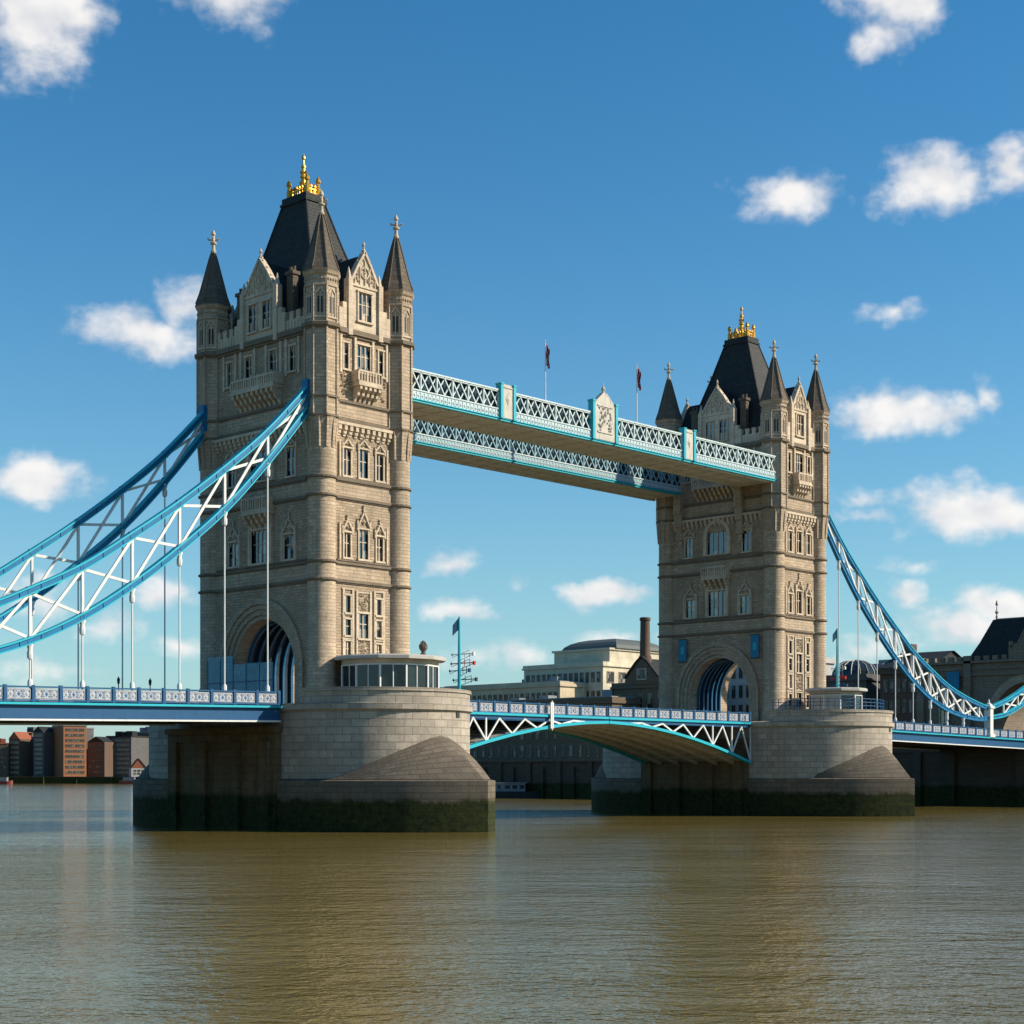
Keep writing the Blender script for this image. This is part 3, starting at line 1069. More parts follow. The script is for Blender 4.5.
    for sx in (-1, 1):
        for k in range(1, 7):
            y = -1.5 + 3.0 * k / 7
            g.lathe([(.1, 60.9), (.08, 61.5), (.18, 61.6), (.14, 61.75), (.02, 61.95)], 6, (cx + sx * .75, y))
        g.box(cx + sx * .75 - .06, cx + sx * .75 + .06, -1.5, 1.5, 61.3, 61.42)
        for sy in (-1, 1):
            g.lathe([(.26, 60.9), (.26, 61.6), (.18, 61.7), (.18, 62.1), (.29, 62.2), (.24, 62.5), (.04, 62.85)], 8, (cx + sx * .75, sy * 1.5))
    for sy in (-1, 1):
        g.box(cx - .75, cx + .75, sy * 1.5 - .06, sy * 1.5 + .06, 61.3, 61.42)
        for k in range(1, 3):
            g.lathe([(.1, 60.9), (.08, 61.5), (.18, 61.6), (.14, 61.75), (.02, 61.95)], 6, (cx - .75 + 1.5 * k / 3, sy * 1.5))
    g.lathe([(.55, 60.9), (.4, 61.5), (.36, 61.8), (.46, 61.95), (.3, 62.1), (.26, 62.8), (.37, 62.9), (.37, 63.05), (.21, 63.2), (.18, 63.9), (.27, 64.0),
             (.25, 64.15), (.13, 64.3), (.1, 64.8), (.21, 64.95), (.18, 65.15), (.02, 65.5)], 10, (cx, 0))
    for z, rr in ((62.4, .38), (63.5, .3)):
        for k in range(4):
            t = k * PI / 2 + .4
            g.blob((cx + math.cos(t) * rr, math.sin(t) * rr, z), (.14, .14, .28))
    g.build('crown', 'gold', rf)
    # chimneys
    for (ox, oy, zt) in ((-4.5, 4.6, 50.3), (-4.5, -3.7, 50.9)):
        g = MB()
        g.box(cx + ox - .35, cx + ox + .35, oy - .5, oy + .5, 45.9, zt)
        g.box(cx + ox - .5, cx + ox + .5, oy - .65, oy + .65, zt, zt + .35)
        for e in (-.28, .28):
            g.lathe([(.2, zt + .35), (.16, zt + .8), (.2, zt + .9)], 8, (cx + ox, oy + e))
        g.build('chimney', 'spire', root)
    # windows of the two seen faces
    for nm, wins in (('river', river), ('left', road)):
        for w in wins:
            arch = nm == 'left' and w[2] == 3.4
            fr, pa = win_mesh(*w[2:], arch)
            put(fr, 'window', root, FX[nm] @ Vector((w[0], 0, w[1])), ROT[nm], [('pane', pa)])
    # carving over the windows
    for nm in ('river', 'left'):
        hoods = []
        g = MB()
        g.xf = FX[nm]
        if nm == 'river':
            for u in (-2.2, 2.2):
                hoods.append((u, 24.45, 1.3, 1.5))
                hoods.append((u, 32.95, 1.3, 1.0))
            hoods += [(0, 24.95, 1.7, 2.2), (0, 33.1, 1.5, 1.0)]
            for za, zb in ((16.5, 18.2), (11.4, 13.4)):
                g = MB()
                g.xf = FX[nm]
                for i in range(46):
                    r = rnd.uniform(.07, .16)
                    g.blob((rnd.uniform(-.7, .7), -.03, rnd.uniform(za, zb)), (r, .16, r * 1.3))
                g.box(-.85, .85, -.1, .02, za - .22, za - .08)
                g.box(-.85, .85, -.1, .02, zb + .08, zb + .22)
                g.build('carved_panel', 'trim', root)
            g = MB()
            g.xf = FX[nm]
            for u in (-2.72, -1.48, -.92, .92, 1.48, 2.72):     # tall frames dividing the lower wall
                g.box(u - .11, u + .11, -.15, .02, 8.6, 18.5)
            for z in (18.5, 15.9, 13.5, 11.0, 8.5):
                for ua, ub in ((-2.9, -1.35), (1.35, 2.9)):
                    g.box(ua, ub, -.13, .02, z, z + .16)
            g.build('window_framing', 'trim', root)
            g = MB()
            g.xf = FX[nm]
            for u in (-3.1, -1.2, 1.2, 3.1):                    # shafts flanking the upper windows
                g.box(u - .13, u + .13, -.22, .02, 40.3, 44.1)
                g.blob((u, -.12, 44.15), (.2, .2, .28))
            for u in (-3.2, 3.2):
                g.box(u - .1, u + .1, -.18, .02, 29.8, 33.3)
                g.box(u - .1, u + .1, -.18, .02, 21.5, 25.2)
            for i in range(40):
                r = rnd.uniform(.08, .2)
                s = rnd.choice((-1, 1))
                g.blob((s * rnd.uniform(1.9, 3.0), -.05, rnd.uniform(38.2, 40.3)), (r, .2, r * 1.4))
        else:
            for u in (-4.6, 4.6):
                hoods.append((u, 24.45, 2.0, 1.9))
            for u in (-4.9, 4.9):
                hoods.append((u, 33.1, 1.8, 1.3))
            for s in (-1, 1):
                for u in (3.55, 5.65):
                    g.box(s * u - .13, s * u + .13, -.22, .02, 21.5, 24.5)
                g.box(s * 1.75 - .16, s * 1.75 + .16, -.3, .02, 21.5, 25.2)
                for u in (.95, 3.3, 4.2, 6.2):
                    g.box(s * u - .14, s * u + .14, -.2, .02, 40.3, 44.0)
            # arched hood of the large window of this face
            sweep_arch(g, 1.75, 2.25, 32.6, 30.0, -.3, .1, n=14)
            sweep_arch(g, 1.45, 1.76, 25.0, 21.7, -.16, .1, n=14)
            for i in range(70):
                r = rnd.uniform(.07, .16)
                t = rnd.uniform(.2, PI - .2)
                q = rnd.uniform(0, 1.5)
                g.blob((math.cos(t) * q, -.02, 33.25 + .75 * math.sin(t) * q), (r, .12, r * 1.2))
        g.xf = None
        g.build('carving', 'trim', root)
        for hd in hoods:
            g = MB()
            g.xf = FX[nm]
            carve(g, *hd, rnd)
            g.build('window_hood', 'trim', root)
    # balconies and corbel tables
    g = MB()
    g.xf = FX['river']
    balcony(g, -1.55, 1.55, 39.5, 1.2, 1.15, 1.6, 5)
    g.build('balcony', 'trim', root)
    for (u0, u1, z, hp, out, hc, nc) in ((-3.5, 3.5, 39.6, 1.1, 1.3, 1.6, 9), (-2.1, 2.1, 27.0, 1.35, 1.0, 1.4, 5)):
        g = MB()
        g.xf = FX['left']
        balcony(g, u0, u1, z, hp, out, hc, nc)
        g.build('balcony', 'trim', root)
    for nm, hw, n in (('river', HWX - .1, 10), ('left', HWY - .1, 20)):
        g = MB()
        g.xf = FX[nm]
        corbel_table(g, hw, 33.9 if nm == 'river' else 34.0, 35.0, n)
        g.build('corbel_table', 'trim', root)
    if second:      # brackets that carry the high walkways on this face
        for y in (-7.4, -4.2, 6.2, 9.6):
            pass
        for y in (-3.9, 6.4):
            g = MB()
            x1 = cx - TA - .55
            g.box(x1 - .95, x1 + .05, y - .6, y + .6, 36.2, 39.0)
            g.box(x1 - .7, x1 + .05, y - .6, y + .6, 34.4, 36.2)
            g.box(x1 - .45, x1 + .05, y - .5, y + .5, 32.6, 34.4)
            g.box(x1 - .2, x1 + .05, y - .35, y + .35, 31.6, 32.6)
            g.build('walkway_bracket', 'stone', root)
    return root


tower(0, 'nearer and larger gothic stone tower with gilded crown, left of the high walkways', 0)
tower(79, 'farther and smaller gothic stone tower with gilded crown, right of the high walkways', 1)
# =================================================================== HIGH WALKWAYS
def walkway(y0, y1, label):
    """steel lattice footway between the towers; its river side is y0"""
    XA, XB = 5.3, 73.7
    zb, zp, zt = 38.9, 40.05, 42.15
    root = thing('high_walkway', label, 'footbridge', (39.5, (y0 + y1) / 2, zb), 'high level walkways between the towers')
    g = MB()
    g.box(XA, XB, y0 + .12, y1 - .12, zb + .05, zb + .5)
    for k in range(24):
        x = XA + (k + .5) * (XB - XA) / 24
        g.box(x - .12, x + .12, y0 + .3, y1 - .3, zb - .1, zb + .05)
    for y in (y0 + .75, (y0 + y1) / 2, y1 - .75):
        g.box(XA, XB, y - .1, y + .1, zb - .16, zb + .05)
    g.build('soffit', 'cream', root)
    g = MB()
    g.box(XA, XB, y0 + .45, y1 - .45, zp + .1, zt - .15)
    g.build('glazing', 'cabglass', root)
    g = MB()
    ym = (y0 + y1) / 2
    g.quad((XA, y0 + .2, zt), (XB, y0 + .2, zt), (XB, ym, zt + .35), (XA, ym, zt + .35))
    g.quad((XA, ym, zt + .35), (XB, ym, zt + .35), (XB, y1 - .2, zt), (XA, y1 - .2, zt))
    g.build('roof', 'ltgrey', root)
    for s, y in ((-1, y0), (1, y1)):
        ya, yb = sorted((y, y - s * .3))
        yo, yi = (y, y - s * .3)
        g = MB()
        g.box(XA, XB, ya, yb, zb - .02, zb + .2)
        g.box(XA, XB, ya + (-.12 if s < 0 else 0), yb + (.12 if s > 0 else 0), zb + .2, zb + .3)
        g.build('bottom_flange', 'teal', root)
        g = MB()
        g.box(XA, XB, ya + .03, yb - .03, zb + .3, zp)
        g.box(XA, XB, ya - .06, yb + .06, zp, zp + .13, 1)
        n = 120
        for k in range(n):                               # cast ornament along the plate girder
            x = XA + (k + .5) * (XB - XA) / n
            yy = y + s * .0
            g.blob((x, yy, zb + .68), (.2, .09, .24), 1)
            g.box(x + .24, x + .3, ya - .02, yb + .02, zb + .32, zp - .02, 1)
            g.blob((x + .27, yy, zb + .44), (.12, .07, .1), 1)
            g.blob((x + .27, yy, zb + .95), (.1, .06, .08), 1)
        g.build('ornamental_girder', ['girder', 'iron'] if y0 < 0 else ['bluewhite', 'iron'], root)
        g = MB()
        g.box(XA, XB, ya - .05, yb + .05, zt - .02, zt + .14)
        g.box(XA, XB, ya + .02, yb - .02, zt - .16, zt - .02)
        n = 58
        dx = (XB - XA) / n
        for k in range(n):
            x = XA + k * dx
            yy = (ya + yb) / 2
            for (a, bq) in ((zp + .13, zt - .18), (zt - .18, zp + .13)):
                off = .05 if a < bq else -.05
                g.bar((x, yy + off, a), (x + dx, yy + off, bq), .09, .13)
            if k % 2 == 0:
                g.box(x - .07, x + .07, ya + .02, yb - .02, zp, zt)
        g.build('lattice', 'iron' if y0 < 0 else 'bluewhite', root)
        # pylons with shields
        if s > 0 or y0 > 0:
            continue
        for frac, big in ((.225, 0), (.468, 1), (.707, 0)):
            x = XA + (XB - XA) * frac
            w, h = (1.9, 3.0) if big else (.85, .75)
            g = MB()
            yf0, yf1 = sorted((y + s * .18, y - s * .4))
            g.box(x - w, x + w, yf0, yf1, zb + .3, zt + h - (1.5 if big else 0), 0)
            if big:
                zz = zt + 1.5
                g.poly([(x - w * .8, y + s * .18, zz), (x + w * .8, y + s * .18, zz), (x + .2, y + s * .18, zz + 1.1), (x - .2, y + s * .18, zz + 1.1)], 0)
                g.poly([(x - w * .8, y - s * .4, zz), (x + w * .8, y - s * .4, zz), (x + .2, y - s * .4, zz + 1.1), (x - .2, y - s * .4, zz + 1.1)], 0)
                for q in (-1, 1):
                    g.bar((x + q * w * .8, y - s * .1, zz), (x + q * .2, y - s * .1, zz + 1.1), .6, .16, 0)
                g.lathe([(.3, zz + 1.0), (.16, zz + 1.3), (.3, zz + 1.6), (.1, zz + 1.9), (.03, zz + 2.4)], 8, (x, y - s * .1), mi=0)
                rn = random.Random(5)
                for i in range(40):
                    r = rn.uniform(.12, .26)
                    a_, c_ = rn.uniform(-1, 1), rn.uniform(-1, 1)
                    g.blob((x + a_ * 1.1, y + s * .2, 41.7 + c_ * 1.4), (r, .16, r * 1.3), 0)
                g.box(x - 1.35, x + 1.35, *sorted((y + s * .17, y + s * .28)), 40.0, 40.2, 0)
                g.box(x - 1.35, x + 1.35, *sorted((y + s * .17, y + s * .28)), 43.1, 43.25, 0)
            else:
                g.blob((x, y + s * .2, 41.3), (.4, .14, .7), 0)
                g.box(x - w + .2, x + w - .2, *sorted((y + s * .17, y + s * .26)), 42.5, 42.65, 0)
            for q in (-1, 1):
                xx = x + q * (w + .16)
                g.box(xx - .2, xx + .2, *sorted((y + s * .3, y - s * .5)), zb + .2, zt + (1.35 if big else .7), 1)
                g.box(xx - .27, xx + .27, *sorted((y + s * .36, y - s * .56)), zt + (1.35 if big else .7), zt + (1.6 if big else .85), 1)
            g.build('crest_panel', ['crest', 'teal'], root)
    return root


walkway(-10.0, -3.4, 'sunlit nearer high walkway with white lattice and central crest')
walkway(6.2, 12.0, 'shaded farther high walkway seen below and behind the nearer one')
# =================================================================== ROAD DECKS
def ztop(x):
    """top of the parapet along the bridge"""
    d = max(0, -10 - x, x - 89)
    return 7.95 - .0175 * d - (.00 if d else 0)


# one parapet panel, its face towards -y
g = MB()
g.box(-1.16, 1.16, .02, .1, 0, .92, 0)
for x0, x1 in ((-1.1, -.42), (-.36, .36), (.42, 1.1)):      # three raised fields with a shield in each
    xm = (x0 + x1) / 2
    g.box(x0, x1, -.02, .02, .06, .12, 0)
    g.box(x0, x1, -.02, .02, .8, .86, 0)
    g.box(x0, x0 + .05, -.02, .02, .121, .799, 0)
    g.box(x1 - .05, x1, -.02, .02, .121, .799, 0)
    g.blob((xm, .02, .46), (.2, .08, .24), 1 if x0 == -.36 else 0)
    for e in (-1, 1):
        for q in (-1, 1):
            g.blob((xm + e * .22, .02, .46 + q * .22), (.08, .05, .08), 1)
PANEL = g.mesh('parapet_panel', ['panel', 'panelblue'])


def parapet(root, xa, xb, y, step, s):
    """blue railing with cast panels; s = -1 faces the viewer"""
    n = max(1, round((xb - xa) / step))
    g = MB()
    for k in range(n + 1):
        x = xa + (xb - xa) * k / n
        zt = ztop(x)
        g.box(x - .14, x + .14, y - .13, y + .13, zt - 1.35, zt + .1)
    for k in range(n):
        x0, x1 = xa + (xb - xa) * k / n, xa + (xb - xa) * (k + 1) / n
        za, zb = ztop(x0), ztop(x1)
        g.bar((x0 + .02, y, za - .06), (x1 - .02, y, zb - .06), .2, .13)
        g.bar((x0 + .02, y, za - 1.22), (x1 - .02, y, zb - 1.22), .2, .13)
    g.build('railing', 'blue', root)
    for k in range(n):
        x = xa + (xb - xa) * (k + .5) / n
        o = put(PANEL, 'parapet_panel', root, (x, y, ztop(x) - 1.12), 0 if s < 0 else PI)
        o.scale = ((xb - xa) / n / 2.7, 1, 1)


YD = 8.7


def side_span(xa, xb, label):
    root = thing('side_span_deck', label, 'bridge deck', ((xa + xb) / 2, 0, 4.0), 'suspended side spans')
    za, zb = ztop(xa), ztop(xb)
    for s in (-1, 1):
        y = s * YD
        parapet(root, xa, xb, y, 2.7, s)
        g = MB()
        g.bar((xa, y + s * .25, za - 1.5), (xb, y + s * .25, zb - 1.5), .7, .2)
        g.build('cornice_rail', 'teal', root)
        g = MB()
        g.bar((xa, y, za - 2.15), (xb, y, zb - 2.15), .4, 1.1)
        g.bar((xa, y, za - 2.75), (xb, y, zb - 2.75), .7, .14)
        n = int((xb - xa) / 2.7)
        g.build('edge_girder', 'blue', root)
        g = MB()
        g.bar((xa, y + s * .1, za - 2.9), (xb, y + s * .1, zb - 2.9), .5, .16)
        g.build('bottom_flange', 'white', root)
    g = MB()
    g.add([(xa, -YD + .2, za - 1.3), (xb, -YD + .2, zb - 1.3), (xb, YD - .2, zb - 1.3), (xa, YD - .2, za - 1.3)], [(0, 1, 2, 3)])
    g.build('roadway', 'asphalt', root)
    g = MB()
    g.add([(xa, -YD + .2, za - 1.7), (xb, -YD + .2, zb - 1.7), (xb, YD - .2, zb - 1.7), (xa, YD - .2, za - 1.7)], [(0, 1, 2, 3)])
    n = int((xb - xa) / 2.6)
    for k in range(n):
        x = xa + (k + .5) * (xb - xa) / n
        z = ztop(x)
        g.box(x - .15, x + .15, -YD + .25, YD - .25, z - 2.75, z - 1.72)
    for y in (-5.5, -1.8, 1.8, 5.5):
        g.bar((xa, y, za - 2.3), (xb, y, zb - 2.3), .25, 1.1)
    g.build('floor_beams', 'dark', root)
    return root


side_span(-88, -10.3, 'blue suspended road deck left of the nearer tower')
side_span(89.3, 166, 'blue suspended road deck right of the farther tower')


def zarc(d):
    """underside of the bascules, d metres from mid span"""
    return 6.05 - 4.15 * (min(abs(d), 29.7) / 27.2) ** 1.8


def bascule(xa, xb, label):
    """one opening leaf; xa at its pier, xb at mid span"""
    root = thing('bascule_leaf', label, 'bridge deck', (xa, 0, 6.5), 'opening road leaves between the towers')
    lo, hi = sorted((xa, xb))
    sg = 1 if xb > xa else -1
    N = 7
    xs = [xa + (xb - xa) * k / N for k in range(N + 1)]
    for s in (-1, 1):
        y = s * YD
        parapet(root, lo, hi, y, 2.4, s)
        g = MB()
        g.box(lo, hi, y - .35, y + .35, 6.42, 6.68)
        for k in range(N):
            z0, z1 = zarc(xs[k] - 39.5), zarc(xs[k + 1] - 39.5)
            g.bar((xs[k], y, z0), (xs[k + 1], y, z1), .7, .34)
        g.build('girder_chord', 'teal', root)
        g = MB()
        g.box(lo, hi, y - .12, y + .12, 6.0, 6.42)
        g.build('top_web', 'blue', root)
        g = MB()
        for k in range(N - 1):
            za, zb = zarc(xs[k] - 39.5) + .1, zarc(xs[k + 1] - 39.5) + .1
            yy = y + s * .12
            xm = (xs[k] + xs[k + 1]) / 2
            g.bar((xs[k], yy, za), (xm, yy, 6.1), .14, .2)
            g.bar((xm, yy - s * .02, 6.1), (xs[k + 1], yy - s * .02, zb), .14, .2)
            if k < 3:
                g.bar((xs[k], yy - s * .04, za), (xs[k], yy - s * .04, 6.1), .14, .2)
        g.build('diagonal_bracing', 'white', root)
    g = MB()
    M2 = 24
    xx = [xa + (xb - xa) * k / M2 for k in range(M2 + 1)]
    for k in range(M2):
        z0, z1 = zarc(xx[k] - 39.5) + .12, zarc(xx[k + 1] - 39.5) + .12
        g.quad((xx[k], -YD + .3, z0), (xx[k + 1], -YD + .3, z1), (xx[k + 1], YD - .3, z1), (xx[k], YD - .3, z0))
        for y in (-6.2, -3.2, 0, 3.2, 6.2):
            g.bar((xx[k], y, z0 - .2), (xx[k + 1], y, z1 - .2), .5, .4)
    for k in range(0, M2, 2):
        z0 = zarc(xx[k] - 39.5)
        g.box(xx[k] - .08, xx[k] + .08, -YD + .4, YD - .4, z0 - .02, z0 + .2)
    g.build('soffit', 'soffit', root)
    g = MB()
    g.quad((lo, -YD + .3, 6.75), (hi, -YD + .3, 6.75), (hi, YD - .3, 6.75), (lo, YD - .3, 6.75))
    g.build('roadway', 'asphalt', root)
    return root


bascule(10.3, 39.44, 'nearer opening road leaf hinged at the left tower pier')
bascule(68.7, 39.56, 'farther opening road leaf hinged at the right tower pier, its arched underside showing')

# =================================================================== SUSPENSION TRUSSES
UP = [(6.2, 38.6), (11.55, 33.2), (16.7, 28.9), (21.85, 25.0), (27, 21.5), (32.15, 18.2), (37.3, 15.7), (42.45, 13.5), (47.6, 12.0), (52.75, 10.9), (56, 10.4)]
LO = [(6.2, 36.6), (11.55, 30.4), (16.7, 25.1), (21.85, 20.8), (27, 17.0), (32.15, 13.8), (37.3, 11.4), (42.45, 9.8), (47.6, 8.95), (52.75, 8.6), (56, 8.9)]
UP2 = [(56, 10.4), (61, 11.6), (66, 13.2), (71, 15.2), (76, 17.6), (81, 20.4), (86, 23.6)]
LO2 = [(56, 8.9), (61, 9.5), (66, 10.9), (71, 13.0), (76, 15.6), (81, 18.9), (86, 22.6)]


def spline(pts, n=5):
    out = []
    for i in range(len(pts) - 1):
        p0, p1, p2, p3 = pts[max(i - 1, 0)], pts[i], pts[i + 1], pts[min(i + 2, len(pts) - 1)]
        for k in range(n):
            t = k / n
            out.append(tuple(.5 * (2 * p1[c] + (p2[c] - p0[c]) * t + (2 * p0[c] - 5 * p1[c] + 4 * p2[c] - p3[c]) * t * t
                                   + (3 * p1[c] - p0[c] - 3 * p2[c] + p3[c]) * t ** 3) for c in (0, 1)))
    out.append(pts[-1])
    return out


def chord(g, pts, y, w, h, mi, dz=0):
    n = len(pts)
    vs = []
    for i, p in enumerate(pts):
        a, b_ = pts[max(i - 1, 0)], pts[min(i + 1, n - 1)]
        tx, tz = b_[0] - a[0], b_[1] - a[1]
        l = math.hypot(tx, tz)
        nx, nz = -tz / l, tx / l
        if nz < 0:
            nx, nz = -nx, -nz
        for (e, q) in ((-w / 2, dz - h / 2), (w / 2, dz - h / 2), (w / 2, dz + h / 2), (-w / 2, dz + h / 2)):
            vs.append((p[0] + nx * q, y + e, p[1] + nz * q))
    fs = [(i * 4 + k, i * 4 + (k + 1) % 4, (i + 1) * 4 + (k + 1) % 4, (i + 1) * 4 + k) for i in range(n - 1) for k in range(4)]
    fs += [(0, 1, 2, 3), (n * 4 - 1, n * 4 - 2, n * 4 - 3, n * 4 - 4)]
    g.add(vs, fs, None, mi)


def truss(cx, sg, y, up, lo, label, hang=True, grp='crescent suspension trusses', dense=False):
    root = thing('suspension_truss', label, 'suspension truss', (cx + sg * up[0][0], y, up[0][1]), grp)
    for nm, pts in (('upper_chord', up), ('lower_chord', lo)):
        sp = [(cx + sg * x, z) for x, z in spline(pts)]
        g = MB()
        fw_ = .55 if dense else .7
        chord(g, sp, y, .36, .42, 1)
        chord(g, sp, y, fw_, .15, 1 if dense and nm == 'lower_chord' else 0, .26)
        chord(g, sp, y, fw_ - .05, .12, 1 if dense else 0, -.26)
        for k, (px_, pz_) in enumerate(pts[1:-1]):       # gusset plates and web stiffeners
            xx = cx + sg * px_
            g.box(xx - .3, xx + .3, y - .21, y + .21, pz_ - .3, pz_ + .3, 1)
        for k in range(len(sp)):
            if k % 2:
                g.box(sp[k][0] - .05, sp[k][0] + .05, y - .24, y + .24, sp[k][1] - .2, sp[k][1] + .2, 1)
        g.build(nm, ['teal', 'chain'], root)
    g = MB()
    n = len(up)
    for k in range(1, n):
        xa, xb = cx + sg * up[k - 1][0], cx + sg * up[k][0]
        if k < n - 1 and up[k][1] - lo[k][1] > 1.0:
            g.bar((xb, y, lo[k][1] + .3), (xb, y, up[k][1] - .3), .24, .22, up=(0, 1, 0))
        if k >= 1 and up[k][1] - lo[k][1] > 1.6 and up[k - 1][1] - lo[k - 1][1] > 1.2:
            g.bar((xa, y - .1, up[k - 1][1] - .2), (xb, y - .1, lo[k][1] + .2), .15, .26)
            g.bar((xa, y + .1, lo[k - 1][1] + .2), (xb, y + .1, up[k][1] - .2), .15, .26)
    if dense:                        # a second lattice plane half a panel on
        su, sl2 = spline(up, 2), spline(lo, 2)
        for k in range(1, len(su) - 2):
            (xa, za), (xb, zb) = su[k], su[k + 1]
            if za - sl2[k][1] > .9:
                g.bar((cx + sg * xa, y + .34, za - .2), (cx + sg * xb, y + .34, sl2[k + 1][1] + .2), .12, .18)
                g.bar((cx + sg * xa, y + .3, sl2[k][1] + .2), (cx + sg * xa, y + .3, za - .2), .14, .16, up=(0, 1, 0))
    g.build('bracing', 'white', root)
    if hang:
        for k in range(1, n - 2):
            x = cx + sg * up[k][0]
            z1 = lo[k][1] - .3
            z0 = ztop(x) - 1.3
            g = MB()
            g.tube([(x, y, z0), (x, y, z1)], .078, 8)
            g.lathe([(.2, z1 - 1.3), (.26, z1 - 1.1), (.26, z1 - .7), (.18, z1 - .5), (.3, z1 - .1), (.3, z1)], 8, (x, y))
            g.lathe([(.22, z0 + 1.2), (.22, z0 + 1.7), (.12, z0 + 1.9)], 8, (x, y))
            g.build('hanger', 'white', root, True)
    # saddle block at the high end
    g = MB()
    x = cx + sg * (up[0][0] + (.25 if hang else 0))
    g.box(x - .5, x + .5, y - .45, y + .45, lo[0][1] - .3, up[0][1] + .45)
    g.build('saddle', 'chain', root)
    return root


YC = 8.55
truss(0, -1, -YC, UP, LO, 'sunlit turquoise suspension truss nearest the viewer, at the left of the near tower')
truss(0, -1, YC, UP, LO, 'shaded blue suspension truss on the far side of the left deck')
truss(79, 1, -YC, UP, LO, 'steep turquoise suspension truss on the river side, right of the far tower', dense=True)
UP2r, LO2r = list(reversed(UP2)), list(reversed(LO2))
truss(79, 1, -YC, UP2r, LO2r, 'short turquoise truss rising to the gatehouse at the right edge', False)
# pin posts where the trusses meet the deck
g = MB()
y = -YC
g.box(134.5, 135.5, y - .55, y + .55, 6.0, 10.4)
g.box(134.3, 135.7, y - .7, y + .7, 10.4, 10.75)
g.lathe([(.7, 10.75), (.5, 11.1), (.2, 11.3), (.1, 11.9)], 8, (135, y))
g.box(134.2, 135.8, y - .75, y + .75, 5.6, 6.3)
tag(g.build('pin_post', 'white'), 'white pin post where two trusses meet at the low point of the right deck', 'post')

# =================================================================== ON THE PIERS AND DECKS
def cabin(cx, cy, r, z0, z1, n, label, solid=False):
    root = thing('control_cabin', label, 'cabin', (cx, cy, z0), 'bridge control cabins')
    def ring(rr):
        return [(cx + rr * math.cos(2 * PI * k / n + .12), cy + rr * math.sin(2 * PI * k / n + .12)) for k in range(n)]
    g = MB()
    g.wall(ring(r), z0, z0 + .35)
    g.wall(ring(r), z1 - .5, z1)
    if solid:
        g.wall(ring(r)[n // 2 - 1:n - 3], z0, z1 - .3, False)
    g.build('wall', 'trim', root)
    g = MB()
    g.wall(ring(r - .1), z0 + .35, z1 - .5)
    g.build('glazing', 'cabglass', root)
    g = MB()
    for p in ring(r - .04):
        g.box(p[0] - .08, p[0] + .08, p[1] - .08, p[1] + .08, z0 + .35, z1 - .5)
    rr = ring(r - .06)
    for k in range(n):
        p, q = rr[k], rr[(k + 1) % n]
        for f in ((.5,) if not solid else ()):
            x, y = p[0] + (q[0] - p[0]) * f, p[1] + (q[1] - p[1]) * f
            g.box(x - .04, x + .04, y - .04, y + .04, z0 + .35, z1 - .5)
        g.bar((*p, z0 + 1.25), (*q, z0 + 1.25), .08, .08)
        g.bar((*p, z1 - .55), (*q, z1 - .55), .12, .12)
    g.build('window_frame', 'white', root)
    g = MB()
    o, o2 = ring(r + .75), ring(r + .55)
    g.wall(o, z1, z1 + .28)
    for k in range(n):
        j = (k + 1) % n
        g.quad((*o[k], z1 + .28), (*o[j], z1 + .28), (*o2[j], z1 + .42), (*o2[k], z1 + .42))
    g.poly([(*p, z1 + .42) for p in o2])
    g.poly([(*p, z1) for p in reversed(o)])
    rf = g.build('roof', 'ltgrey', root)
    return root


cabin(.3, -13.1, 5.0, 6.75, 11.2, 12, 'round glazed control cabin with flat overhanging roof at the foot of the nearer tower')
cabin(79.5, -15.0, 3.5, 6.75, 10.9, 10, 'small flat roofed control cabin at the foot of the farther tower', True)
g = MB()
g.lathe([(.3, 11.75), (.3, 12.0), (.16, 12.1), (.42, 12.5), (.46, 12.8), (.3, 13.0), (.1, 13.3)], 10, (2.6, -15.6))
for k in range(4):
    g.blob((2.6 + .3 * math.cos(k * 1.57), -15.6 + .3 * math.sin(k * 1.57), 12.9), (.2, .2, .3))
tag(g.build('ornament', 'spire'), 'small dark urn ornament standing on the roof of the round cabin', 'ornament')

# railing round the far pier
g = MB()
PR, PYC = 10.1, 12.2
pts = [(79 + (PR - 1.1) * math.cos(R(a)), -PYC + (PR - 1.1) * math.sin(R(a)), 0) for a in range(-185, 6, 6)]
for z in (8.8, 9.25, 9.7):
    g.tube([(p[0], p[1], z) for p in pts], .045, 6)
for p in pts:
    g.tube([(p[0], p[1], 8.1), (p[0], p[1], 9.75)], .055, 6)
tag(g.build('railing', 'blue'), 'blue steel railing round the top of the farther pier', 'railing')


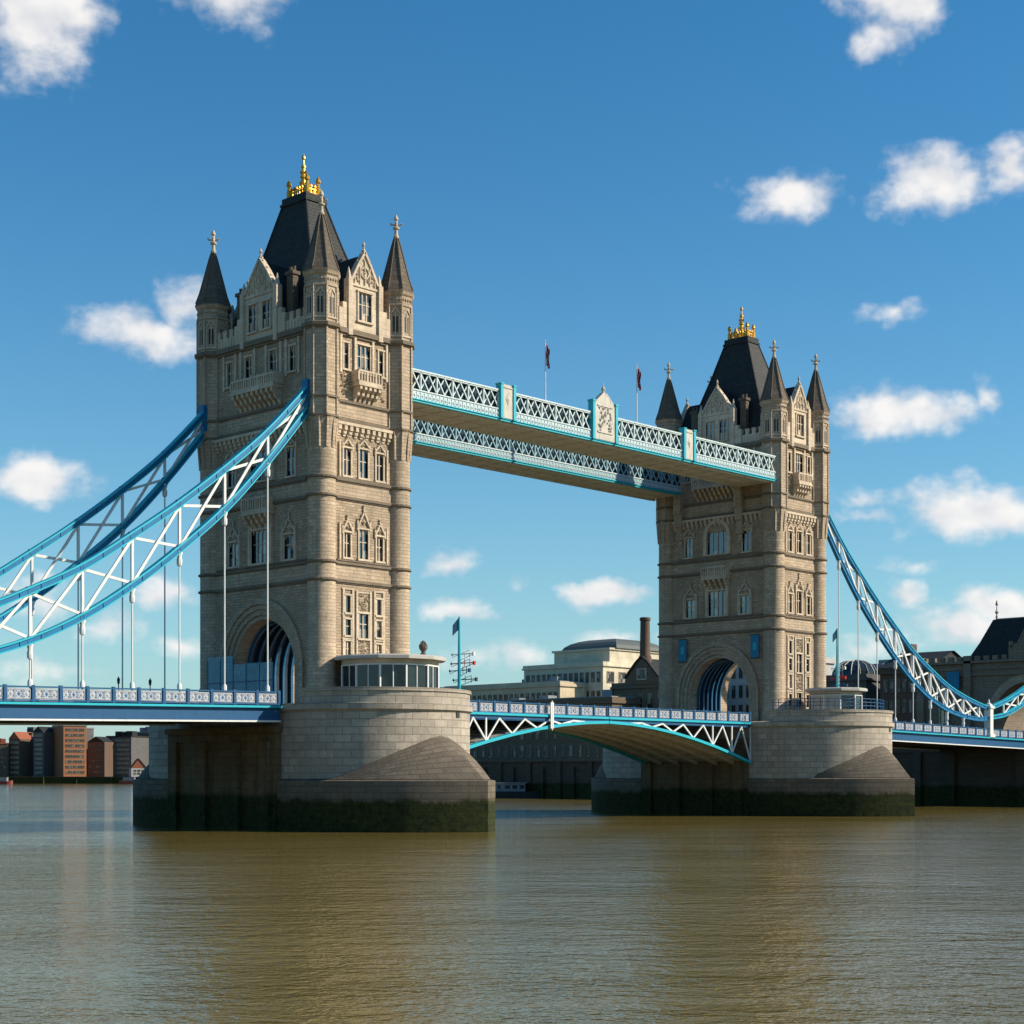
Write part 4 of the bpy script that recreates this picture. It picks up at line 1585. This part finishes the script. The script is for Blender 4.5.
def mast(x, y, z0, z1, label, seed):
    rn = random.Random(seed)
    root = thing('signal_mast', label, 'mast', (x, y, z0), 'signal masts on the piers')
    g = MB()
    g.tube([(x, y, z0), (x, y, z0 + (z1 - z0) * .6), (x, y, z1)], [.2, .16, .1], 10)
    g.lathe([(.34, z0), (.34, z0 + 1.4), (.2, z0 + 1.7)], 10, (x, y))
    g.build('pole', 'teal', root, True)
    for k, (zf, mt) in enumerate(((.58, 'white'), (.48, 'red'), (.4, 'blue'), (.3, 'dark'))):
        z = z0 + (z1 - z0) * zf
        g = MB()
        dx, dy = math.cos(HEAD), -math.sin(HEAD)
        l0, l1 = rn.uniform(.6, 1.2), rn.uniform(1.0, 1.9)
        g.bar((x - dx * l0, y - dy * l0, z), (x + dx * l1, y + dy * l1, z + .15), .08, .1)
        g.bar((x, y, z - .6), (x + dx * l1, y + dy * l1, z + .1), .05, .06)
        g.box(x + dx * l1 - .12, x + dx * l1 + .12, y + dy * l1 - .1, y + dy * l1 + .1, z - .1, z + .3)
        for e in (.35, .7):
            g.bar((x + dx * l1 * e, y + dy * l1 * e, z - .25), (x + dx * l1 * e, y + dy * l1 * e, z + .5), .05, .05)
        g.bar((x - dx * l0, y - dy * l0, z - .3), (x + dx * l1 * .7, y + dy * l1 * .7, z + .5), .04, .05)
        g.blob((x - dx * l0, y - dy * l0, z), (.16, .12, .2))
        g.build('signal_arm', mt, root)
    g = MB()
    g.quad((x - .04, y, z1 - .1), (x - .62, y + .3, z1 - .9), (x - .66, y + .3, z1 - 2.0), (x - .04, y, z1 - 1.3))
    g.add([(x - .04, y + .04, z1 - .1), (x - .62, y + .34, z1 - .9), (x - .66, y + .34, z1 - 2.0), (x - .04, y + .04, z1 - 1.3)], [(0, 1, 2, 3)])
    g.build('pennant', 'navy', root)


mast(8.1, -15.2, 6.75, 16.1, 'turquoise signal mast with pennant beside the round cabin on the nearer pier', 3)
mast(87.2, -10.4, 6.75, 20.2, 'turquoise signal mast close to the right edge of the farther tower', 4)


def flagpole(x, y, z1, label, cols):
    root = thing('flagpole', label, 'flagpole', (x, y, 42.3), 'flagpoles on the high walkways')
    g = MB()
    g.tube([(x, y, 42.2), (x, y, z1)], [.09, .05], 8)
    g.blob((x, y, z1 + .1), .14)
    g.lathe([(.25, 42.2), (.25, 42.6), (.1, 42.8)], 8, (x, y))
    g.build('pole', 'white', root, True)
    g = MB()
    zt = z1 - .3
    n = 9
    for i in range(n):                     # limp folds hanging beside the pole
        for j in range(10):
            def fp(a, c):
                u = a / n
                rr = .07 + .42 * u + .06 * math.sin(c * .9)
                th = .5 + math.sin(u * 14) * .55
                return (x + rr * math.cos(th), y - rr * math.sin(th), zt - c * .24 - u * u * .5)
            mi = 0 if (i + j) % 4 in (0, 1) else (1 if (i * 2 + j) % 5 < 2 else 2)
            mi = cols[mi]
            g.quad(fp(i, j), fp(i + 1, j), fp(i + 1, j + 1), fp(i, j + 1), mi)
    g.build('flag', ['red', 'flagblue', 'clothwhite'], root)


flagpole(32.0, -5.5, 50.6, 'tall flagpole with a limp red and blue flag, left of the central crest', (0, 1, 2))
flagpole(49.0, -5.5, 50.9, 'thin flagpole with a limp red and white flag, right of the central crest', (0, 2, 0))

# translucent blue screens in the near road arch
root = thing('blue_screen', 'translucent blue screens standing in the road arch of the nearer tower', 'screen', (-6.6, 1, 6.75))
for k in range(5):
    g = MB()
    y0 = 7.6 - k * 2.2
    zt = 12.2 - (0 if k < 2 else .9)
    g.box(-6.75, -6.71, y0 - 2.1, y0, 7.0, zt)
    g.build('screen_panel', 'screen', root)
g = MB()
for k in range(6):
    y0 = 7.65 - k * 2.2
    g.box(-6.78, -6.68, y0 - .05, y0 + .05, 6.7, 11.9 if k < 3 else 11.2)
g.box(-6.79, -6.67, -3.35, 7.65, 9.4, 9.5)
g.build('frame', 'blue', root)

# banners on the far tower
for y, lb in ((5.7, 'blue hanging banner left of the far road arch'), (-6.5, 'blue hanging banner right of the far road arch')):
    root = thing('hanging_banner', lb, 'banner', (72.9, y, 15.0), 'banners on the far tower')
    g = MB()
    x = 79 - TA - .55 - .5
    g.box(x, x + .06, y - .65, y + .65, 15.6, 18.6)
    g.build('cloth', 'banner', root)
    g = MB()
    g.bar((x + .03, y - .75, 18.65), (x + .03, y + .75, 18.65), .1, .1)
    g.bar((x + .03, y - .75, 15.55), (x + .03, y + .75, 15.55), .1, .1)
    g.bar((x + .03, y, 18.65), (x + .55, y, 18.65), .1, .1)
    g.build('rail', 'dark', root)
    g = MB()
    g.box(x - .02, x - .004, y - .25, y + .25, 16.6, 17.6)
    g.build('emblem', 'teal', root)


def lamp(x, y, z0, label):
    root = thing('street_lamp', label, 'street lamp', (x, y, z0), 'lamps on the left deck')
    g = MB()
    g.lathe([(.2, z0), (.22, z0 + .6), (.1, z0 + .8), (.06, z0 + 2.2), (.05, z0 + 2.7)], 8, (x, y))
    g.build('post', 'dark', root)
    for s in (0,):
        g = MB()
        zz = z0 + 2.7
        g.lathe([(.06, zz), (.14, zz + .12), (.18, zz + .5), (.1, zz + .65), (.03, zz + .8)], 6, (x + s * .5, y))
        g.build('lantern', 'dark', root)


lamp(-13.6, 8.2, 6.3, 'dark lamp on the left deck beside the hanger nearest the tower')
lamp(-17.4, 8.2, 6.3, 'dark lamp on the left deck farther out from the tower')
# pale notice board on the bascule
g = MB()
g.box(28.75, 29.25, -9.32, -9.2, 5.1, 8.1)
g.bar((29, -9.26, 4.9), (29, -9.26, 8.3), .12, .1)
tag(g.build('navigation_board', 'white'), 'upright white navigation board on the side of the opening road leaf', 'sign')
# =================================================================== GATEHOUSE AT THE LAND END
M['old'] = stone('gatehouse_stone', (.25, .20, .15), 1.2, .5, .03, .25, .5, .4, .6)
M['wallstone'] = stone('quay_stone', (.085, .07, .055), 1.8, .7, .04, .3, .5, .5, .7, moss=(-2.6, -1.6))


def gatehouse():
    root = thing('gatehouse', 'dark stone gatehouse with slate roof and road arch where the bridge lands at right', 'gatehouse', (172, 0, -2))
    fx = Matrix.Translation((166, 0, 0)) @ Matrix.Rotation(-PI / 2, 4, 'Z')
    g = MB()
    g.xf = fx
    arch_wall(g, 11.5, -2.0, 20.2, 6.6, 9.2)
    g.box(-21, -11.5, 0, 12, -2.0, 20.2)
    g.box(11.5, 21, 0, 12, -2.0, 20.2)
    g.quad((-11.5, 12, 18.2), (11.5, 12, 18.2), (11.5, 12, 20.2), (-11.5, 12, 20.2))
    for u in (-21, -11.5, 11.5, 21):
        g.box(u - .7, u + .7, -.7, .2, -2.0, 21.4)
    g.xf = None
    g.build('wall', 'old', root)
    g = MB()
    a = [(-6.6, 2)] + arch_pts(6.6, 9.2) + [(6.6, 2)]
    for p, q in zip(a, a[1:]):
        g.quad((166, p[0], p[1]), (166, q[0], q[1]), (178, q[0], q[1]), (178, p[0], p[1]))
    g.build('arch_vault', 'old', root)
    g = MB()
    g.xf = fx
    sweep_arch(g, 6.6, 7.3, 9.2, 2, -.4, .3)
    sweep_arch(g, 7.29, 8.0, 9.2, 2, -.2, .3)
    g.build('road_arch', 'stone', root)
    g = MB()
    g.xf = fx
    for z, d in ((20.2, .7), (17.9, .4), (19.0, .3)):
        g.box(-21.3, 21.3, -d, .2, z - .2, z + .25)
    for k in range(24):
        u = -20.4 + k * 1.78
        g.box(u - .5, u + .5, -.3, .4, 20.45, 21.3)
    g.build('parapet', 'old', root)
    g = MB()
    lv = [(1, 12.5, 20.4), (2.6, 10.6, 24.0), (4.6, 9.0, 28.2)]
    rows = [[(166 + q, -w, z), (178 - q, -w, z), (178 - q, w, z), (166 + q, w, z)] for q, w, z in lv]
    for p, q in zip(rows, rows[1:]):
        for k in range(4):
            j = (k + 1) % 4
            g.quad(p[k], p[j], q[j], q[k])
    g.poly(rows[-1])
    rf = g.build('roof', 'slate', root)
    g = MB()
    g.bar((172, -9, 28.3), (172, 9, 28.3), .4, .35)
    for y in (-9, 9):
        g.lathe([(.2, 28.3), (.24, 28.9), (.1, 29.2), (.4, 29.7), (.12, 30.0), (.08, 30.8), (.3, 31.1), (.04, 31.9)], 8, (172, y))
    g.build('ridge_finials', 'trim', rf)
    g = MB()
    g.xf = fx
    for u0 in (0,):
        g.poly([(u0 - 3, -.5, 20.3), (u0 + 3, -.5, 20.3), (u0 + 3, -.5, 22.6), (u0 + 1.6, -.5, 23.2), (u0, -.5, 26.2), (u0 - 1.6, -.5, 23.2), (u0 - 3, -.5, 22.6)])
        g.poly([(u0 - 3, .6, 20.3), (u0 - 3, .6, 22.6), (u0 - 1.6, .6, 23.2), (u0, .6, 26.2), (u0 + 1.6, .6, 23.2), (u0 + 3, .6, 22.6), (u0 + 3, .6, 20.3)])
        for s in (-1, 1):
            g.bar((u0 + s * 3, 0, 22.6), (u0 + s * 1.6, 0, 23.2), 1.2, .3)
            g.bar((u0 + s * 1.6, 0, 23.2), (u0, 0, 26.2), 1.2, .3)
            g.box(u0 + s * 3 - .35, u0 + s * 3 + .35, -.6, .6, 20.3, 23.6)
        g.blob((u0, -.4, 23.0), (.9, .4, .9))
        g.blob((u0, 0, 26.6), (.4, .4, .8))
    g.build('gable', 'old', root)
    g = MB()
    g.xf = fx
    for u in (-16.2,):
        g.box(u - .3, u + .3, -.1, 0, 3, 4)
    for (u, z) in ((-16.2, 14.2), (-16.2, 9.2), (16.2, 14.2), (16.2, 9.2)):
        fr, pa = win_mesh(1.6, 2.6, 2)
        put(fr, 'window', root, fx @ Vector((u, -.45, z)), -PI / 2, [('pane', pa)])
    return root


gatehouse()
g = MB()
g.box(165.0, 165.12, 12.9, 15.4, 15.4, 18.6)
tag(g.build('hanging_banner', 'banner'), 'bright blue banner on the left wing of the dark gatehouse', 'banner')

# river walls
def quay(pts, z0, z1, label, thick=3, pil=9.0):
    root = thing('river_wall', label, 'river wall', (pts[0][0], pts[0][1], WATER))
    g = MB()
    g.wall(pts, z0, z1, False)
    back = [(x + thick, y) for x, y in pts]
    for k in range(len(pts) - 1):
        g.quad((*pts[k], z1), (*pts[k + 1], z1), (*back[k + 1], z1), (*back[k], z1))
    g.build('wall', 'wallstone', root)
    g = MB()
    for k in range(len(pts) - 1):
        p, q = Vector((*pts[k], 0)), Vector((*pts[k + 1], 0))
        g.bar((p.x, p.y, z1 + .15), (q.x, q.y, z1 + .15), .9, .3)
        n = max(1, int((q - p).length / pil))
        for i in range(n):
            c = p + (q - p) * ((i + .5) / n)
            g.box(c.x - .5, c.x + .3, c.y - .7, c.y + .7, z0, z1)
            c2 = p + (q - p) * (i / n)
            g.box(c2.x - .75, c2.x - .3, c2.y - .25, c2.y + .25, z0, z1 - 1)
    g.build('pilasters', 'wallstone', root)
    return root


quay([(QX, -900), (QX, 175)], WATER - 1, 2.4, 'dark stone river wall with pilasters on the far bank between the piers')
quay([(QX, 175), (394, 608), (320, 686), (-300, 1060)], WATER - 1, -2.2, 'low distant river wall below the buildings at far left', 3, 30)
# land pier under the gatehouse
g = MB()
g.box(150.5, 167, -24, 24, WATER - 1, 4.2)
g.box(150.2, 150.5, -24.3, 24.3, 3.6, 4.4)
for y in (-20, -13, -6.5, 6.5, 13, 20):
    g.box(149.9, 150.5, y - .8, y + .8, WATER - 1, 3.6)
tag(g.build('land_pier', 'wallstone'), 'dark stone land pier below the right deck and gatehouse', 'bridge pier')

# =================================================================== BUILDINGS BEYOND
def bmat(name, col, bw=.5, bh=.2, **kw):
    M[name] = stone(name, col, bw, bh, .02, .2, kw.get('stain', .35), kw.get('streak', .35), .3)


bmat('beige', (.58, .48, .33), 3, 1.5)
bmat('pale', (.66, .57, .42), 3, 1.5)
bmat('brownstone', (.17, .125, .085), 1, .4)
bmat('brick_orange', (.33, .14, .07), .6, .25, stain=.15, streak=.15)
bmat('brick_dark', (.14, .09, .065), .6, .25)
bmat('greyblock', (.12, .115, .11), 2, 1)
bmat('whiteface', (.50, .48, .45), 3, 1.5)
M['roofgreen'] = paint('weathered_lead_roof', (.10, .115, .11), .6)
M['roofred'] = paint('red_roof_tiles', (.28, .09, .05), .8)
M['metalroof'] = paint('grey_metal_roof', (.22, .24, .25), .5)
BW = {}


def bwin(w, h, frame='trim', n=2):
    key = (round(w, 2), round(h, 2), frame, n)
    if key not in BW:
        g = MB()
        f = min(w, h) * .09 + .04
        g.box(-w / 2 - f, -w / 2, -.12, .1, -f, h + f, 0)
        g.box(w / 2, w / 2 + f, -.12, .1, -f, h + f, 0)
        g.box(-w / 2, w / 2, -.14, .1, h, h + f, 0)
        g.box(-w / 2, w / 2, -.2, .1, -f, 0, 0)
        for k in range(1, n):
            x = -w / 2 + w * k / n
            g.box(x - .05, x + .05, -.06, .1, 0, h, 0)
        g.quad((-w / 2, -.02, 0), (w / 2, -.02, 0), (w / 2, -.02, h), (-w / 2, -.02, h), 1)
        BW[key] = g.mesh('window', [frame, 'farglass'])
    return BW[key]


def grid(root, fx, rz, u0, u1, z0, z1, nc, nr, wf=.5, hf=.6, frame='trim', n=2, top=100):
    frame = 'old' if frame == 'trim' else frame
    cw, ch = (u1 - u0) / nc, (z1 - z0) / nr
    me = bwin(cw * wf, ch * hf, frame, n)
    for r in range(nr):
        for c in range(nc):
            put(me, 'window', root, fx @ Vector((u0 + (c + .5) * cw, 0, z0 + r * ch + ch * (1 - hf) * .5)), rz)


def yat(u, X):
    d = ray(u)
    return CY + d[1] * (X - CX) / d[0]


def zat(v, x, y):
    return (773.0 - v) * depth_of(x, y) / F


def block(name, label, cat, X, ua, ub, v, dx, mat, z0=-2.0, roof=None, nc=0, nr=0, side=0, frame='trim', wf=.5, hf=.55, group=None, cornice=True):
    """building with its front along the quay at x = X, from column ua to ub; returns its frame"""
    yl, yr = yat(ua, X), yat(ub, X)          # left end has the larger y
    zt = zat(v, X, yr)
    root = thing(name, label, cat, (X, (yl + yr) / 2, z0), group)
    g = MB()
    g.box(X, X + dx, yr, yl, z0, zt)
    g.build('wall', mat, root)
    if cornice:
        g = MB()
        g.box(X - .5, X + dx + .5, yr - .5, yl + .5, zt - .9, zt - .35)
        g.box(X - .25, X + dx + .25, yr - .25, yl + .25, zt - .35, zt + .5)
        g.build('cornice', mat, root)
    w = yl - yr
    ym = (yl + yr) / 2
    fx = Matrix.Translation((X - .02, ym, 0)) @ Matrix.Rotation(-PI / 2, 4, 'Z')
    if nc:
        grid(root, fx, -PI / 2, -w / 2 + .6, w / 2 - .6, z0 + 5, zt - 1.2, nc, nr, wf, hf, frame)
    if side:
        f2 = Matrix.Translation((X + dx / 2, yr - .02, 0))
        grid(root, f2, 0, -dx / 2 + .6, dx / 2 - .6, z0 + 5, zt - 1.2, side, nr, wf, hf, frame)
    if roof == 'hip':
        g = MB()
        h = min(w, dx) * .3
        i = min(w, dx) * .42
        b0 = [(X - .6, yr - .6, zt + .5), (X + dx + .6, yr - .6, zt + .5), (X + dx + .6, yl + .6, zt + .5), (X - .6, yl + .6, zt + .5)]
        b1 = [(X + i, yr + i, zt + h), (X + dx - i, yr + i, zt + h), (X + dx - i, yl - i, zt + h), (X + i, yl - i, zt + h)]
        for k in range(4):
            j = (k + 1) % 4
            g.quad(b0[k], b0[j], b1[j], b1[k])
        g.poly(b1)
        g.build('roof', 'roofgreen', root)
    elif roof == 'flat':
        g = MB()
        g.box(X + 1, X + dx - 1, yr + 1, yl - 1, zt + .45, zt + .8)
        rn = random.Random(int(ua))
        for k in range(4):
            px, py = rn.uniform(X + 2, X + dx - 4), rn.uniform(yr + 2, max(yr + 3, yl - 5))
            g.box(px, px + 2.4, py, py + 3, zt + .8, zt + rn.uniform(1.8, 3.4))
        g.build('roof', 'metalroof', root)
    return root, yl, yr, zt


# long stone building across the gap, and the tiered building with a lead dome above it
block('terrace_building', 'long low brown stone building behind the opening road leaves', 'building', 178, 455, 612, 699, 22, 'brownstone', roof='flat', nc=19, nr=3, side=3, hf=.62, wf=.42, frame='old')
block('office_building', 'long beige building with flat roof behind the near pier mast', 'building', 250, 440, 560, 683, 30, 'beige', roof='flat', nc=22, nr=4, hf=.45)
root, yl, yr, zt = block('tiered_building', 'pale tiered building with dark domed roof left of the tall chimney', 'building', 262, 524, 603, 663, 40, 'pale', nc=14, nr=5, side=7, hf=.5)
g = MB()
yl2, yr2 = yl - (yl - yr) * .28, yr + .8
z2 = zt + 4.2
g.box(266, 298, yr2, yl2, zt + .5, z2)
g.box(265.4, 298.6, yr2 - .5, yl2 + .5, z2, z2 + .6)
g.build('upper_storey', 'pale', root)
g = MB()
for k in range(5):
    f0, f1 = k / 5, (k + 1) / 5
    def rg(f):
        s = 1 - f ** 1.6 * .75
        z = z2 + .6 + 3.6 * math.sin(f * PI / 2)
        cx_, cy_ = 280, (yr2 + yl2) / 2 - 1
        hx, hy = 12 * s, (yl2 - yr2) / 2 * s
        return [(cx_ - hx, cy_ - hy, z), (cx_ + hx, cy_ - hy, z), (cx_ + hx, cy_ + hy, z), (cx_ - hx, cy_ + hy, z)]
    a, c = rg(f0), rg(f1)
    for q in range(4):
        j = (q + 1) % 4
        g.quad(a[q], a[j], c[j], c[q])
    if k == 4:
        g.poly(c)
g.build('domed_roof', 'roofgreen', root)

# gabled engine house with its chimney
X = 188
root, yl, yr, zt = block('engine_house', 'dark stone gabled engine house with tall brick chimney left of the far tower', 'building', X, 613, 668, 683, 20, 'brownstone', nc=5, nr=3, side=4, hf=.6)
yc = yat(643, X)
g = MB()
w = 5.2
pk = zat(657, X, yc)
g.poly([(X - .4, yc + w, zt), (X - .4, yc - w, zt), (X - .4, yc - w * .95, zt + 1.6), (X - .4, yc - 1.6, pk - 1.2), (X - .4, yc, pk), (X - .4, yc + 1.6, pk - 1.2), (X - .4, yc + w * .95, zt + 1.6)])
g.build('gable', 'brownstone', root)
g = MB()
for s in (-1, 1):
    g.quad((X - .3, yc + s * w, zt + .6), (X - .3, yc, pk - .3), (X + 16, yc, pk - .3), (X + 16, yc + s * w, zt + .6))
    g.bar((X - .4, yc + s * w * .95, zt + 1.6), (X - .4, yc + s * 1.6, pk - 1.1), .8, .4)
    g.bar((X - .4, yc + s * 1.6, pk - 1.1), (X - .4, yc, pk + .1), .8, .4)
g.build('roof', 'slate', root)
g = MB()
yk = yat(641, X)
zk = zat(617, X, yk)
g.xf = Matrix.Translation((X + 1.5, yk, 0))
g.lathe([(1.55, zt - 2), (1.55, pk), (1.25, pk + .6), (1.1, zk - .8), (1.3, zk - .7), (1.3, zk - .2), (1.1, zk)], 12)
g.xf = None
g.build('chimney', 'brick_dark', root, True)
mw = bwin(2.4, 2.2)
put(mw, 'window', root, (X - .45, yc, zt + 1.2), -PI / 2)

# seen through the far road arch
block('white_building', 'white fronted building seen through the road arch of the farther tower', 'building', 215, 714, 776, 655, 25, 'whiteface', nc=8, nr=5, wf=.42, hf=.6)
block('arch_side_building', 'plain grey building behind the foot of the far tower, left of its arch', 'building', 225, 660, 708, 690, 20, 'greyblock', nc=6, nr=3)
# right of the far tower
root, yl, yr, zt = block('glass_roofed_building', 'grey building with curved glass roof behind the far signal mast', 'building', 195, 822, 866, 676, 20, 'greyblock', nc=8, nr=4, hf=.6)
g = MB()
cyy = (yl + yr) / 2
g.lathe([(4.9, zt + .3), (4.7, zt + 1.4), (3.9, zt + 2.7), (2.3, zt + 3.6), (.5, zt + 3.9)], 16, (201, cyy + 1))
dm = g.build('glass_dome', 'cabglass', root)
g = MB()
for k in range(16):
    t = k * PI / 8
    g.tube([(201 + math.cos(t) * r, cyy + 1 + math.sin(t) * r, z) for r, z in ((4.95, zt + .3), (4.75, zt + 1.4), (3.95, zt + 2.75), (2.32, zt + 3.65), (.5, zt + 3.95))], .12, 5)
g.build('dome_ribs', 'ltgrey', dm)
block('brown_office_building', 'brown flat roofed building behind the right hangers', 'building', 205, 856, 900, 671, 22, 'brownstone', roof='flat', nc=8, nr=5, hf=.6)
root, yl, yr, zt = block('gabled_warehouse', 'dark warehouse with sloping roof just left of the gatehouse', 'building', 190, 880, 930, 668, 18, 'brick_dark', nc=7, nr=4, hf=.6)
g = MB()
g.quad((189.5, yr - .5, zt + .4), (189.5, yl + .5, zt + .4), (199, yl + .5, zt + 4.0), (199, yr - .5, zt + 4.0))
g.quad((199, yr - .5, zt + 4.0), (199, yl + .5, zt + 4.0), (208.5, yl + .5, zt + .4), (208.5, yr - .5, zt + .4))
for y in (yr, yl):
    g.poly([(189.8, y, zt), (208.2, y, zt), (199, y, zt + 3.9)])
rf = g.build('roof', 'slate', root)
g = MB()
g.box(196, 198, yl - 4, yl - 2, zt + 2, zt + 5.6)
g.build('chimney', 'brick_dark', rf)

# far left bank
def far_block(name, label, ua, ub, v, depth, rz, mat, nc, nr, ns=0, roof='metalroof', frame='trim', wf=.55, hf=.5, thick=22, z0=-2.0, peak=0):
    xa, ya = at(ua, depth)
    xb, yb = at(ub, depth)
    cx_, cy_ = (xa + xb) / 2, (ya + yb) / 2
    wpx = math.hypot(xb - xa, yb - ya)
    zt = (773 - v) * depth / F
    root = thing(name, label, 'building', (cx_, cy_, z0), None)
    # front faces the viewer, turned by rz (positive turns it to the right, into the sun)
    ang = -HEAD + rz
    fxm = Matrix.Translation((cx_, cy_, 0)) @ Matrix.Rotation(ang, 4, 'Z')
    w = wpx / (abs(math.cos(rz)) + .35 * abs(math.sin(rz)))
    g = MB()
    g.xf = fxm
    g.box(-w / 2, w / 2, 0, thick, z0, zt)
    g.build('wall', mat, root)
    g = MB()
    g.xf = fxm
    if peak:
        n = max(1, int(w / 14))
        for k in range(n):
            x0, x1 = -w / 2 + w * k / n, -w / 2 + w * (k + 1) / n
            xm = (x0 + x1) / 2
            g.quad((x0, -.5, zt), (xm, -.5, zt + peak), (xm, thick, zt + peak), (x0, thick, zt))
            g.quad((xm, -.5, zt + peak), (x1, -.5, zt), (x1, thick, zt), (xm, thick, zt + peak))
            g.poly([(x0, -.1, zt), (x1, -.1, zt), (xm, -.1, zt + peak)])
    else:
        g.box(-w / 2 - .4, w / 2 + .4, -.4, thick + .4, zt, zt + .7)
        rn = random.Random(int(ua) + 3)
        for k in range(3):
            x = rn.uniform(-w / 2 + 1, w / 2 - 5)
            g.box(x, x + 4, 3, 8, zt + .7, zt + rn.uniform(2, 4))
    g.build('roof', roof, root)
    grid(root, fxm @ Matrix.Translation((0, -.02, 0)), ang, -w / 2 + 1, w / 2 - 1, z0 + 1, zt - .6, nc, nr, wf, hf, frame)
    if ns:
        f2 = fxm @ Matrix.Translation((w / 2 + .02, thick / 2, 0)) @ Matrix.Rotation(PI / 2, 4, 'Z')
        grid(root, f2, ang + PI / 2, -thick / 2 + 1, thick / 2 - 1, z0 + 1, zt - .6, ns, nr, wf, hf, frame)
    return root


far_block('riverside_block', 'small reddish building cut by the left edge on the far bank', -14, 8, 744, 900, R(15), 'brick_dark', 7, 6, roof='roofred')
far_block('riverside_block', 'dark brick warehouse with red roof near the left edge on the far bank', 7, 22, 739, 905, R(-25), 'brick_dark', 6, 7, roof='roofred', peak=4, frame='beige')
far_block('riverside_block', 'narrow brown block with flat roof second from the left edge of the far bank', 20, 33, 734, 915, R(-20), 'brownstone', 5, 8, roof='roofgreen')
far_block('riverside_block', 'dark grey gabled block left of the tall grey one on the far bank', 31, 46, 732, 900, R(-30), 'greyblock', 6, 9, peak=3, roof='slate', frame='beige')
far_block('riverside_block', 'tall dark grey block just left of the bright orange brick building', 44, 66, 728, 910, R(-35), 'greyblock', 8, 10, hf=.6, frame='beige')
far_block('riverside_block', 'bright orange brick building with rows of windows on the far bank', 63, 87, 726, 890, R(30), 'brick_orange', 8, 9, wf=.7, hf=.45)
far_block('riverside_block', 'low brown brick warehouse just right of the orange building', 86, 106, 742, 905, R(-15), 'brick_dark', 8, 6, peak=3, roof='slate')
far_block('riverside_block', 'long grey stone warehouse between the orange building and the near pier', 104, 134, 737, 915, R(-20), 'greyblock', 12, 8, roof='slate', frame='beige')
far_block('riverside_block', 'grey block with pale roof lantern hidden partly by the near pier', 130, 156, 733, 930, R(-10), 'brownstone', 9, 8, roof='metalroof')
far_block('riverside_block', 'small white gabled house at the water beside the near pier', 131, 147, 768, 880, R(20), 'whiteface', 3, 2, peak=5, thick=10, roof='roofred')


# moored boats and a pontoon
def barge(u, depth, L, hull, label, rz=0):
    x, y = at(u, depth)
    root = thing('moored_barge', label, 'boat', (x, y, WATER), 'boats moored at the far banks')
    fxm = Matrix.Translation((x, y, WATER)) @ Matrix.Rotation(-HEAD + rz, 4, 'Z')
    g = MB()
    g.xf = fxm
    sec = [(-1, .15), (-.9, .8), (-.6, 1), (.55, 1), (.85, .7), (1, .08)]
    for i in range(len(sec) - 1):
        (a, wa), (c, wc) = sec[i], sec[i + 1]
        x0, x1 = a * L / 2, c * L / 2
        for s in (-1, 1):
            g.quad((x0, s * wa * 1.9, -.3), (x1, s * wc * 1.9, -.3), (x1, s * wc * 2.3, 1.4 + .6 * abs(c) ** 3), (x0, s * wa * 2.3, 1.4 + .6 * abs(a) ** 3))
        g.quad((x0, -wa * 2.2, 1.25), (x1, -wc * 2.2, 1.25), (x1, wc * 2.2, 1.25), (x0, wa * 2.2, 1.25))
    g.build('hull', hull, root)
    g = MB()
    g.xf = fxm
    g.box(-L * .3, L * .22, -1.5, 1.5, 1.26, 3.3)
    g.box(-L * .32, L * .24, -1.7, 1.7, 3.3, 3.5)
    g.build('cabin', 'greyboat', root)
    g = MB()
    g.xf = fxm
    for k in range(6):
        xx = -L * .27 + k * L * .085
        g.box(xx, xx + L * .055, -1.53, -1.5, 2.1, 2.9)
    g.build('cabin_windows', 'glass', root)


barge(506, 372, 19, 'dark', 'dark barge with pale cabin moored across the gap right of the near pier', R(4))
barge(3, 830, 10, 'redhull', 'red hulled boat moored at the left edge of the far bank')
barge(130, 850, 11, 'redhull', 'red hulled boat moored beside the near pier, by the white house')
